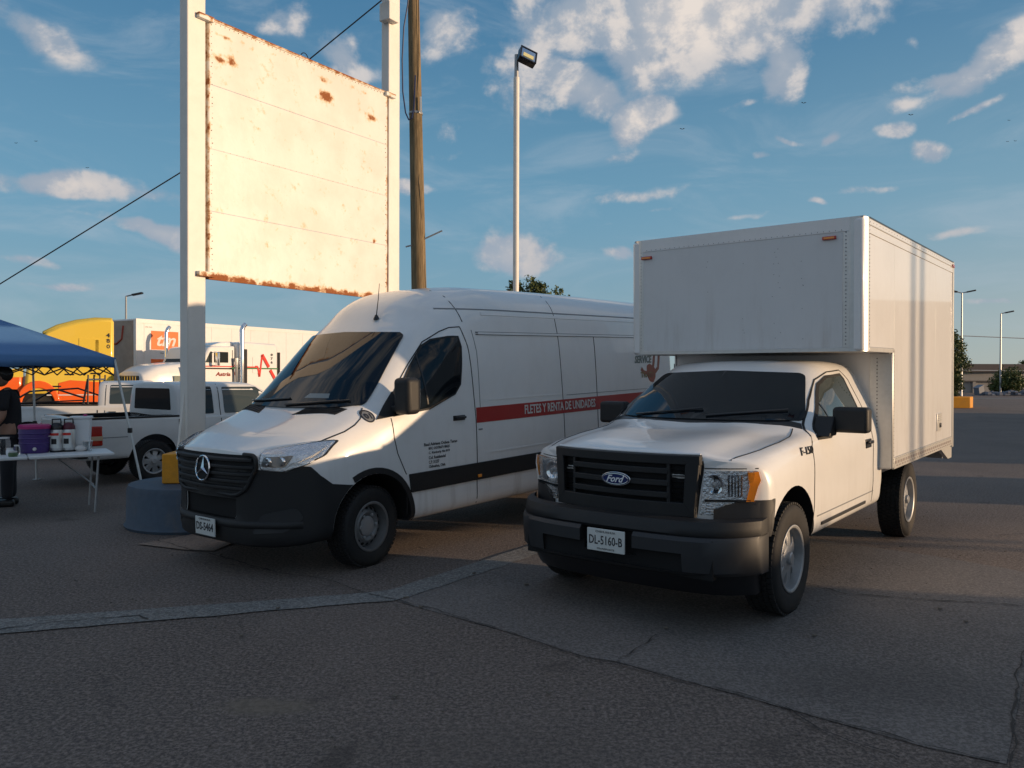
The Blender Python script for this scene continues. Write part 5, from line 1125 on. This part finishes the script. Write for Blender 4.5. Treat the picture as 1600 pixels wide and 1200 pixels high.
obj('landing_gear', MB().box((2.6, .5, .65), (.15, .15, 1.1)), satin, tr); obj('landing_gear', MB().box((2.6, 2.0, .65), (.15, .15, 1.1)), satin, tr); obj('chassis_frame', MB().box((7.5, 1.25, 1.05), (12, .9, .2)), satin, tr)
# white conventional tractor in front of the trailer (local x runs from bumper to sleeper)
s1 = empty('white_tractor', (-11.6*1.09, 26*1.09, 0), (0, 0, tyaw), 'white semi tractor with chrome stacks and a red and green heartbeat stripe', 'semi truck')
hs_ = [(0, [(.5, .75), (.7, .80), (.74, 1.2), (.66, 1.62), (.5, 1.72), (0, 1.78)]), (.5, [(.5, .75), (.80, .8), (.86, 1.3), (.76, 1.88), (.5, 1.98), (0, 2.0)]), (1.5, [(.5, .75), (.95, .8), (1.0, 1.4), (.86, 2.02), (.6, 2.10), (0, 2.12)]), (2.0, [(.5, .75), (1.0, .8), (1.05, 1.4), (.95, 2.04), (.7, 2.12), (0, 2.14)])]
s1.scale = (1.09, 1.09, 1.035)
s1b = lambda x, y, z: (x, y+1.1, z)
obj('hood', shell(hs_, .15, s1b, [(.98, .02), (.02, .02)], [(.95, .04), (.02, .05)], 4), paint, s1, smooth=True, ang=60)
cbm = MB().prism([(1.95, .85), (1.95, 2.08), (2.28, 2.66), (2.42, 2.72), (3.42, 2.76), (3.42, .85)], .05, 2.15); obj('cab', cbm, paint, s1, bevel=.06)
obj('windscreen', MB().prism([(1.97, 2.12), (2.0, 2.10), (2.29, 2.60), (2.27, 2.63)], .2, 2.0), glass, s1); obj('side_window', MB().box((2.80, .045, 2.32), (.62, .02, .40)), glass, s1, bevel=.03); obj('quarter_window', MB().prism([(2.12, 2.12), (2.40, 2.12), (2.40, 2.52), (2.33, 2.52)], .035, .055), glassm, s1)
obj('roof_cap', MB().prism([(2.5, 2.74), (3.0, 2.90), (3.5, 2.93), (3.5, 2.7)], .25, 1.95), paint, s1, bevel=.05)
slp = MB().prism([(3.5, .9), (3.5, 2.88), (3.7, 2.93), (5.3, 2.90), (5.42, 2.80), (5.42, .9)], -.02, 2.22); obj('sleeper', slp, paint, s1, bevel=.07)
obj('door_seam', MB().box((2.08, .046, 1.6), (.02, .01, 1.2)), seam, s1); obj('door_seam', MB().box((3.30, .046, 1.8), (.02, .01, 1.6)), seam, s1)
st_ = lambda y: [(2.38 if y > 1 else 3.58, y, 1.0), (2.38 if y > 1 else 3.58, y, 3.35), (2.44 if y > 1 else 3.64, y, 3.5), (2.56 if y > 1 else 3.74, y, 3.60)]
obj('exhaust_stack', MB().tube(st_(-.12), .085, 12), chrome, s1, smooth=True); obj('exhaust_stack', MB().tube([(3.58, 2.3, 1.0), (3.58, 2.3, 3.2), (3.64, 2.3, 3.42), (3.74, 2.3, 3.52)], .085, 12), chrome, s1, smooth=True); obj('exhaust_stack', MB().tube([(2.36, 2.4, 1.0), (2.36, 2.4, 3.28), (2.42, 2.4, 3.42), (2.5, 2.4, 3.5)], .07, 12), chrome, s1, smooth=True)
obj('heat_shield', MB().box((3.78, -.06, 2.0), (.16, .08, 1.3)), satin, s1, bevel=.02)
for j in range(4): obj('side_intake_pipe', MB().tube([(3.40, -.02-.0*j, 1.0+j*.0), (3.40+.05*j-.1, -.06, 2.3)], .03, 6), chrome, s1)
obj('mirror', MB().box((2.42, -.22, 2.25), (.10, .16, .50)), chrome, s1, bevel=.03); obj('mirror_arm', MB().tube([(2.4, .05, 2.48), (2.42, -.2, 2.5), (2.42, -.2, 2.0), (2.4, .05, 2.02)], .02, 6), chrome, s1)
obj('grille', MB().box((-.05, 1.1, 1.25), (.08, 1.0, .75)), satin, s1, bevel=.03)
for j in range(7): obj('grille_bar', MB().box((-.10, .68+j*.14, 1.25), (.03, .03, .70)), chrome, s1)
obj('bumper', MB().box((-.1, 1.1, .62), (.25, 2.3, .34)), chrome, s1, bevel=.06); obj('air_cleaner', MB().tube([(1.4, .0, 1.0), (1.4, .0, 1.95)], .16, 14), chrome, s1, smooth=True)
obj('fender', MB().prism([(.15, .75), (.25, 1.15), (.55, 1.32), (1.0, 1.32), (1.35, 1.1), (1.6, .7), (1.5, .7), (1.25, 1.0), (.95, 1.2), (.6, 1.2), (.35, 1.05), (.25, .75)], -.05, .35), paint, s1, bevel=.02)
obj('hood_placard', MB().box((1.1, .13, 1.5), (.35, .02, .25)), gvinyl, s1); obj('fuel_tank', MB().tube([(2.1, .15, .75), (3.6, .15, .75)], .30, 16), chrome, s1, smooth=True)
obj('red_line', MB().box((2.95, .036, 1.98), (1.9, .012, .035)), redv, s1); obj('dark_line', MB().box((2.95, .036, 1.90), (1.9, .012, .05)), satin, s1)
obj('red_line', MB().box((4.0, -.034, 1.97), (.70, .012, .05)), redv, s1); obj('green_line', MB().box((4.3, -.036, 1.92), (2.2, .012, .05)), greenl, s1)
def zig(pts, w): 
    m = MB()
    for a, c in zip(pts[:-1], pts[1:]):
        a, c = Vector(a), Vector(c); t = (c-a).normalized(); n_ = Vector((-t.y, t.x))*w/2; q = [a+n_, a-n_, c-n_, c+n_]; m.prism([tuple(p) for p in q], -.048, -.034)
    return m
obj('heartbeat_stripe', zig([(4.28, 1.99), (4.40, 1.99), (4.49, 1.60), (4.62, 2.46)], .07), redv, s1); obj('heartbeat_stripe', zig([(4.62, 2.46), (4.95, 1.98)], .13), redv, s1); obj('heartbeat_stripe', zig([(5.02, 1.86), (5.36, 1.36)], .13), redv, s1)
obj('cab_lettering', text_on('Astria', flat((2.55, .038, 1.62), (1, 0, 0), (0, 0, 1), (0, -1, 0)), .66, .15, .004, bold=.03, shear=.2), mat('dark_red_letters', (.25, .03, .02), .5), s1)
for j, ch_ in enumerate('076'): obj('sleeper_number', text_on(ch_, flat((5.05, -.034, 2.42-j*.15), (1, 0, 0), (0, 0, 1), (0, -1, 0)), .10, .10, .004, bold=.03), kvinyl, s1)
obj('sleeper_door', MB().box((4.38, -.026, 2.05), (.42, .012, .62)), paint, s1, bevel=.004); obj('rear_fairing', MB().box((5.50, .02, 2.1), (.08, .08, .95)), satin, s1)
obj('chassis_frame', MB().box((4.2, 1.1, .85), (7.5, .9, .25)), satin, s1)
for x in (.85, 6.0, 7.2): truck_wheel(s1, x, .1); truck_wheel(s1, x, 2.1)
# yellow and orange tractor facing left
y1 = empty('yellow_tractor', (-14.31-4.7*cos(.52), 29-4.7*sin(.52), 0), (0, 0, .52), 'yellow semi tractor with orange lower half and a tall rounded sleeper roof, far left', 'semi truck')
rf_ = [(4.70, 1.0), (4.70, 3.70), (4.2, 3.70), (3.6, 3.60), (3.0, 3.42), (2.55, 3.20), (2.45, 2.9), (2.2, 2.35), (2.0, 1.95), (1.9, 1.0)]
obj('sleeper_cab', MB().prism(rf_, .0, 2.4), hazeb, y1, bevel=.10); obj('roof_fairing', MB().prism([(4.66, 3.62), (4.66, 3.76), (4.1, 3.76), (3.5, 3.66), (2.9, 3.46), (2.45, 3.20), (2.5, 3.1), (3.5, 3.5)], .08, 2.32), mat('olive_yellow_roof', (.45, .36, .06), .4, coat=.5), y1, bevel=.05)
obj('hood', MB().prism([(1.9, 1.9), (.2, 1.72), (-.35, 1.5), (-.45, .8), (1.9, .8)], .1, 2.3), orange, y1, bevel=.12); obj('hood_stripe', MB().prism([(1.9, 1.93), (.3, 1.76), (.35, 1.60), (1.9, 1.62)], .085, .11), hazeb, y1)
obj('lower_skirt', MB().prism([(2.95, .6), (2.95, 1.42), (3.3, 1.52), (4.72, 1.42), (4.72, .6)], -.02, .1), orange, y1, bevel=.02); obj('lower_stripe', MB().prism([(2.6, .98), (4.72, .98), (4.72, 1.02), (2.6, 1.02)], -.03, -.02), wvinyl, y1)
fd = MB().prism([(2.35+.66*cos(t), .70+.80*sin(t)) for t in np.linspace(0, pi, 16)]+[(2.35+.50*cos(t), .62+.62*sin(t)) for t in np.linspace(pi, 0, 16)], -.05, .3); obj('fender', fd, orange, y1, bevel=.03)
obj('wheel_arch', MB().lathe([(.58, .02), (.58, .3), (.001, .3)], c=(2.35, 0, .60), axis='y', n=24), black, y1)
truck_wheel(y1, 2.35, .15); truck_wheel(y1, 2.35, 2.2); truck_wheel(y1, 6.0, .2); truck_wheel(y1, 6.0, 2.2)
obj('sleeper_hatch', MB().box((3.9, -.008, 2.75), (.62, .015, .5)), hazeb, y1, bevel=.004); obj('sleeper_hatch', MB().box((4.35, -.008, 2.3), (.5, .015, 1.3)), hazeb, y1, bevel=.004)
for x, z in ((3.30, 1.72), (4.1, 1.76), (2.9, 1.30)): obj('grab_handle', MB().box((x, -.02, z), (.28, .03, .05)), satin, y1, bevel=.01)
for j, ch_ in enumerate('480'): obj('sleeper_number', text_on(ch_, flat((4.45, -.012, 3.05-j*.20), (1, 0, 0), (0, 0, 1), (0, -1, 0)), .12, .15, .004, bold=.03), kvinyl, y1)
obj('door_window', MB().prism([(2.55, 2.1), (3.05, 2.1), (3.05, 2.72), (2.75, 2.68)], -.015, .0), glass, y1); obj('chassis_frame', MB().box((4.6, 1.2, .85), (5, .9, .25)), satin, y1)

# ================================================================ CANOPY, TABLE, PERSON
A = Vector((-5.55, 11.3, 0)); n1 = Vector((-.787, .617, 0)); n2 = Vector((-.617, -.787, 0)); S_ = 2.75
TC = A+(n1+n2)*S_/2; tent = empty('canopy_tent', TC, (0, 0, 0), 'blue pop up canopy tent on thin white legs over the table', 'canopy')
cor = [A-TC, A+n1*S_-TC, A+(n1+n2)*S_-TC, A+n2*S_-TC]; EZ = 1.93
tm2 = MB(); N_ = 12; vs = []; fs = []
pk_ = Vector((0, 0, 2.60))
for q in range(4):
    a, c = cor[q]+Vector((0, 0, EZ)), cor[(q+1) % 4]+Vector((0, 0, EZ)); g_ = []
    for i in range(N_+1):
        for j in range(N_+1):
            s = i/N_; t = j/N_; p = pk_.lerp(a.lerp(c, t), s); sag = -.07*sin(pi*s)*(1-.0)*sin(pi*t)**.5 if 0 < t < 1 else 0
            g_.append(p+Vector((0, 0, sag*.6)))
    o_ = len(vs); vs += g_; fs += [(o_+i*(N_+1)+j, o_+(i+1)*(N_+1)+j, o_+(i+1)*(N_+1)+j+1, o_+i*(N_+1)+j+1) for i in range(N_) for j in range(N_)]
tm2.add(vs, fs); o = obj('canopy_top', tm2, tentm, tent, smooth=True, ang=12); sd = o.modifiers.new('s', 'SOLIDIFY'); sd.thickness = .004
for q in range(4):
    a, c = cor[q], cor[(q+1) % 4]; v = MB(); pts = [a.lerp(c, i/16) for i in range(17)]
    vv = [p+Vector((0, 0, EZ)) for p in pts]+[p*1.004+Vector((0, 0, EZ-.14+.02*abs(sin(i*pi/4)))) for i, p in enumerate(pts)]
    v.add(vv, [(i, i+1, i+18, i+17) for i in range(16)]); o = obj('valance', v, tentm, tent, smooth=True); sd = o.modifiers.new('s', 'SOLIDIFY'); sd.thickness = .004
    tr_ = MB(); K = 6
    for i in range(K):
        p, r_ = a.lerp(c, i/K)*.985, a.lerp(c, (i+1)/K)*.985; z1_, z2_ = (EZ-.06, EZ-.24) if i % 2 else (EZ-.24, EZ-.06)
        tr_.tube([p+Vector((0, 0, z1_)), r_+Vector((0, 0, z2_))], .010, 5); tr_.tube([p+Vector((0, 0, z2_)), r_+Vector((0, 0, z1_))], .010, 5)
    obj('truss_bar', tr_, satin, tent)
    foot = cor[q]*1.0+(Vector((.42, -.0, 0)) if q == 0 else Vector((.06, 0, 0)) if q == 1 else Vector((-.1, -.1, 0)))
    lg = MB(); lg.tube([cor[q]*.99+Vector((0, 0, EZ-.02)), foot*.99+Vector((0, 0, .0))], .017, 8); lo_ = obj('leg', lg, tpole, tent); mid = (cor[q]*.99+Vector((0, 0, EZ-.02))).lerp(foot*.99, .52)
    obj('leg_collar', MB().box(tuple(mid), (.05, .05, .07)), satin, lo_, bevel=.006); obj('foot_plate', MB().box(tuple(foot*.99+Vector((0, 0, .01))), (.09, .09, .012)), steel, lo_)
tdx = Vector((.833, .553, 0)); tdy = Vector((-.553, .833, 0)); tyw = atan2(tdx.y, tdx.x)
TB = Vector((-4.87, 9.88, 0))-tdx*.91+tdy*.37
tbl = empty('folding_table', TB, (0, 0, tyw), 'long white plastic folding table set with drink dispensers under the canopy', 'table')
obj('table_top_half', MB().box((-.457, 0, .72), (.906, .74, .04)), tabm, tbl, bevel=.012); obj('table_top_half', MB().box((.457, 0, .72), (.906, .74, .04)), tabm, tbl, bevel=.012)
for s in (-1, 1):
    for t in (-1, 1): obj('leg', MB().tube([(s*.74, t*.30, .70), (s*.70, t*.31, .02)], .013, 8), steel, tbl)
    obj('leg_brace', MB().tube([(s*.72, -.30, .30), (s*.72, .30, .30)], .011, 6), steel, tbl); obj('fold_brace', MB().tube([(s*.72, 0, .32), (s*.30, 0, .69)], .010, 6), steel, tbl)
def P3(px, Y): return Vector(((px-800)/1260*Y, Y, .741))
co = empty('drink_cooler', P3(54, 9.85), (0, 0, .3), 'round purple water cooler with a magenta lid on the white table', 'cooler')
obj('tub', MB().lathe([(.150, 0), (.158, .02), (.165, .12), (.172, .28), (.168, .30)], n=32), purple, co, smooth=True); obj('lid', MB().lathe([(.178, .295), (.180, .325), (.165, .345), (.001, .352)], n=32), pinkm, co, smooth=True)
for i in range(3): obj('rib', MB().lathe([(.168+.003*i, .11+i*.06), (.173+.003*i, .12+i*.06), (.170+.003*i, .13+i*.06)], n=32, cap=False), purple, co, smooth=True)
obj('spigot', MB().lathe([(.022, 0), (.022, .03), (.012, .05)], c=(0, 0, 0), axis='x', n=12), wvinyl, co, smooth=True).matrix_local = Matrix.Rotation(-1.35, 4, 'Z') @ Matrix.Translation((.155, 0, .055))
obj('bail_handle', MB().tube([(.175*cos(t), .19*sin(t), .20) for t in np.linspace(-.3, .9, 8)], .008, 6), wvinyl, co)
for i, (px, Y) in enumerate(((88.5, 9.95), (107.5, 10.02))):
    d = empty('drink_dispenser', P3(px, Y), (0, 0, .2), ['steel coffee dispenser nearest the purple cooler', 'right hand steel coffee dispenser with a red topped label'][i], 'dispenser', 'steel pump dispensers on the table')
    obj('flask_body', MB().lathe([(.072, 0), (.076, .01), (.076, .26), (.070, .275)], n=28), alu, d, smooth=True); obj('flask_top', MB().lathe([(.070, .275), (.072, .31), (.055, .345), (.03, .36), (.001, .362)], n=24), mat('maroon_plastic', (.10, .015, .03), .4) if i else satin, d, smooth=True)
    obj('base_ring', MB().lathe([(.078, 0), (.078, .022)], n=28), satin, d); obj('pump_handle', MB().tube([(-.05, 0, .33), (-.05, 0, .40), (.05, -.02, .405), (.06, -.03, .35)], .010, 6), satin, d)
    for (a0, a1, z0, z1, m_, r_, nm) in ((-2.3, -.7, .05, .245, platew, .0775, 'label'), (-2.2, -.8, .205, .235, redv, .0785, 'label_band'), (-1.9, -1.1, .10, .165, satin, .0785, 'label_picture')):
        a_ = np.linspace(a0, a1, 10)-.2; q = MB(); q.add([(r_*cos(t), r_*sin(t), z) for z in (z0, z1) for t in a_], [(j, j+1, j+11, j+10) for j in range(9)]); obj(nm, q, m_, d, smooth=True)
jr = empty('glass_jar', P3(137, 10.1), (0, 0, 0), 'clear plastic cup beside the dispensers on the table end', 'cup'); obj('cup_body', MB().lathe([(.045, 0), (.055, .12), (.052, .12), (.042, .004)], n=20, cap=False), lens, jr, smooth=True); obj('cup_lid', MB().lathe([(.057, .118), (.057, .13), (.001, .135)], n=20), wvinyl, jr)
jr = empty('snack_bag', P3(126, 10.05), (0, 0, .4), 'crumpled pale bag lying next to the clear cup', 'bag'); obj('bag_body', MB().sphere((0, 0, .035), (.07, .05, .04), 9, 6), wvinyl, jr)
tb_ = empty('storage_tub', P3(127, 10.2), (0, 0, .35), 'pale grey plastic tub with lid standing behind the steel dispensers', 'tub')
tb_.scale = (.72, .72, .95)
obj('tub_body', MB().prism([(-.13, 0), (.13, 0), (.155, .42), (-.155, .42)], -.12, .12), cream, tb_, bevel=.015); obj('tub_lid', MB().box((0, 0, .435), (.34, .27, .035)), cream, tb_, bevel=.01); obj('lid_knob', MB().lathe([(.03, .45), (.035, .47), (.001, .48)], c=(.06, 0, 0), n=12), pinkm, tb_)
for i, (px, Y, r_, h_, m_, lb) in enumerate(((26, 9.6, .035, .10, lens, 'small clear jar by the cooler at the table edge'), (15, 9.5, .04, .07, cream, 'short white cup at the left of the table'), (6, 9.6, .07, .19, lens, 'large clear jug at the left frame edge'), (20, 9.35, .05, .05, mat('green_tin', (.1, .16, .08), .4), 'low green tin at the front of the table'))):
    j = empty('table_jar', P3(px, Y), (0, 0, 0), lb, 'jar'); obj('jar_body', MB().lathe([(r_*.9, 0), (r_, .02), (r_, h_*.8), (r_*.8, h_)], n=18), m_, j, smooth=True); obj('jar_lid', MB().lathe([(r_*.85, h_), (r_*.85, h_+.015), (.001, h_+.017)], n=18), wvinyl, j)
# person
def skinned(name, V, E, R, m, par, lv=2):
    me = bpy.data.meshes.new(name); me.from_pydata([Vector(v) for v in V], E, []); o = bpy.data.objects.new(name, me); link(o, par); me.materials.append(m)
    sk = o.modifiers.new('skin', 'SKIN'); sk.use_smooth_shade = True
    for i, r in enumerate(R): me.skin_vertices[0].data[i].radius = (r if isinstance(r, tuple) else (r, r))
    me.skin_vertices[0].data[0].use_root = True
    sb = o.modifiers.new('sub', 'SUBSURF'); sb.levels = lv; sb.render_levels = lv; return o
pe = empty('person', (-6.50, 10.42, 0), (0, 0, radians(200)), 'person in black shirt and dark trousers standing behind the table at the left edge', 'person')
hips = [(0, 0, .93), (0, .09, .88), (0, .11, .50), (0, .11, .10), (.0, -.09, .88), (.02, -.11, .50), (0, -.11, .10), (0, 0, 1.12), (.02, 0, 1.33), (.03, 0, 1.46), (.05, 0, 1.53), (.02, .18, 1.42), (.02, .22, 1.16), (.16, .20, .98), (.02, -.18, 1.42), (.02, -.23, 1.16), (.17, -.19, .99), (.24, .16, .95), (.25, -.15, .96)]
Ed = [(0, 1), (1, 2), (2, 3), (0, 4), (4, 5), (5, 6), (0, 7), (7, 8), (8, 9), (9, 10), (9, 11), (11, 12), (12, 13), (9, 14), (14, 15), (15, 16), (13, 17), (16, 18)]
obj_r = [(.13, .11), .09, .058, .04, .09, .058, .04, (.13, .10), (.15, .11), .06, .048, .055, .042, .030, .055, .042, .030, .028, .028]
skinned('body', hips, Ed, obj_r, skin, pe)
hdm = MB(); hdm.sphere((.09, 0, 1.655), (.095, .078, .118), 20, 14); hdm.sphere((.187, 0, 1.64), (.018, .014, .024), 8, 6); hdm.sphere((.08, .078, 1.65), (.02, .01, .03), 8, 6); hdm.sphere((.08, -.078, 1.65), (.02, .01, .03), 8, 6); hdm.sphere((.165, 0, 1.595), (.015, .028, .010), 8, 5); hdm.sphere((.13, 0, 1.56), (.045, .04, .03), 10, 6)
he = obj('head', hdm, skin, pe, smooth=True)
for s in (1, -1): obj('eye', MB().sphere((.176, s*.032, 1.665), (.010, .014, .009), 8, 6), satin, he, smooth=True)
obj('hair', MB().sphere((.055, 0, 1.70), (.108, .092, .108), 18, 12), hairm, pe, smooth=True)
skinned('shirt', [(0, 0, .84), (0, 0, 1.10), (.02, 0, 1.34), (.03, 0, 1.46), (.02, .19, 1.43), (.02, .24, 1.22), (.02, -.19, 1.43), (.02, -.24, 1.22)], [(0, 1), (1, 2), (2, 3), (3, 4), (4, 5), (3, 6), (6, 7)], [(.165, .14), (.155, .125), (.175, .13), .085, .075, .068, .075, .068], darkcloth, pe)
skinned('trousers', [(0, 0, .95), (0, .09, .85), (0, .11, .50), (0, .11, .08), (0, -.09, .85), (.02, -.11, .50), (0, -.11, .08)], [(0, 1), (1, 2), (2, 3), (0, 4), (4, 5), (5, 6)], [(.15, .13), .11, .085, .07, .11, .085, .07], mat('charcoal_trousers', (.02, .022, .028), .85), pe)
for s in (1, -1): obj('shoe', MB().box((.05, s*.11, .045), (.27, .095, .09)), satin, pe, bevel=.03, seg=3)
for s in (1, -1):   # hands: palm and five fingers each, slightly curled over the table edge
    c0_ = Vector((.27, s*.145, .945)); V = [c0_, c0_+Vector((.05, 0, -.005))]; E_ = [(0, 1)]; R__ = [(.028, .02), (.034, .018)]
    for j, (dy, ln) in enumerate(((-.03, .062), (-.01, .075), (.012, .072), (.032, .055))):
        b_ = len(V); V += [c0_+Vector((.075, dy, -.006)), c0_+Vector((.075+ln*.5, dy*1.1, -.014)), c0_+Vector((.075+ln*.9, dy*1.15, -.034))]; E_ += [(1, b_), (b_, b_+1), (b_+1, b_+2)]; R__ += [.0095, .0085, .007]
    b_ = len(V); V += [c0_+Vector((.02, -s*.035, -.005)), c0_+Vector((.055, -s*.055, -.012)), c0_+Vector((.08, -s*.055, -.02))]; E_ += [(0, b_), (b_, b_+1), (b_+1, b_+2)]; R__ += [.013, .010, .008]
    skinned('hand', V, E_, R__, skin, pe, 1)

# ================================================================ BIRDS
bm_ = mat('bird_black', (.01, .01, .01), .8)
BL = [(1064, 202, 60, 'dark bird below the smaller tail of the big cloud, left of the cargo box'), (1253, 161, 60, 'dark bird just under the right end of the big cloud'), (1420, 179, 60, 'dark bird against the small bright clouds at upper right'), (1571, 220, 90, 'lower left speck of the bird trio at the right edge'), (1573, 187, 90, 'topmost speck of the bird trio at the right edge'), (1583, 219, 90, 'lower right speck of the bird trio at the right edge'),
      (26, 227, 80, 'leftmost tiny bird in the blue sky left of the billboard'), (57, 224, 80, 'second tiny bird from the left edge, beside the leftmost one'), (137, 265, 80, 'tiny bird above the grey cloud bank left of the billboard')]
for i, (px, py, Y, lb) in enumerate(BL):
    s = .35; b_ = MB(); b_.add([(-s, 0, .06), (-s*.4, -.04, .10), (0, .06, 0), (s*.4, -.04, .10), (s, 0, .06), (0, -.16, -.01), (0, .22, 0), (0, 0, -.05)], [(0, 1, 7), (1, 2, 7), (2, 3, 7), (3, 4, 7), (0, 7, 1), (5, 7, 6), (5, 2, 7)])
    o = obj('bird', b_, bm_); o.location = pxz(px, py, Y); o.scale = (.55,)*3 if i > 2 else (.6,)*3; tag(o, lb, 'bird', 'birds in the sky')

# ================================================================ ADDED SHADE CASTERS TO THE RIGHT (out of frame, placed for the evening shade)
stuc = mat('cream_stucco', (.42, .38, .32), .9, grain=.2, gs=3)
sb_ = empty('corner_shop', (14, 0, 0), (0, 0, 0), 'low cream shop building beyond the right edge of the lot', 'building')  # unseen block, placed so its shadow covers the foreground
obj('wall', MB().box((1.4, -9.4, 2.6), (2.8, 22.4, 5.2)), stuc, sb_); obj('roof', MB().box((1.4, -9.4, 5.3), (3.0, 22.6, .2)), gplastic, sb_)
for i in range(4): obj('window', MB().box((-.01, -16+i*4.5, 1.6), (.04, 2.2, 1.4)), glass, sb_)
gw = obj('garden_wall', MB().box((14.2, 2.75, .92), (.3, 2.1, 1.84)), stuc); tag(gw, 'short cream block wall running on from the corner shop', 'wall')  # added low occluder: shades the ground, leaves the fender sunlit
for i, yy in enumerate((3.62, 4.00)):
    q = obj('steel_post', MB().box((24, yy, 2.75), (.12, .12, 5.5)), steel); tag(q, ['nearer of two steel gate posts beside the garden wall', 'farther of two steel gate posts beside the garden wall'][i], 'post', 'steel gate posts')  # unseen posts, set where their shadows fall on the cargo box side
k2 = empty('kiosk', (17.6, 9.9, 0), (0, 0, 0), 'small flat roofed kiosk out beyond the steel posts', 'building'); obj('wall', MB().box((0, 0, 1.5), (3, 2.6, 3.0)), stuc, k2); obj('roof', MB().box((0, 0, 3.05), (3.6, 3.2, .14)), gplastic, k2); obj('door', MB().box((-1.51, 0, 1.05), (.04, .9, 2.1)), satin, k2)  # added out of frame for the middle shadow band on the ground
w2 = empty('workshop', (31, 24, 0), (0, 0, 0), 'long workshop building farther off on the right', 'building'); obj('wall', MB().box((0, 0, 2.4), (8, 24, 4.8)), stuc, w2); obj('roof', MB().box((0, 0, 4.9), (8.6, 24.6, .2)), gplastic, w2)  # added out of frame to keep the far ground in shade
for i in range(3): obj('door', MB().box((-4.02, -8+i*8, 1.8), (.06, 4, 3.6)), steel, w2)
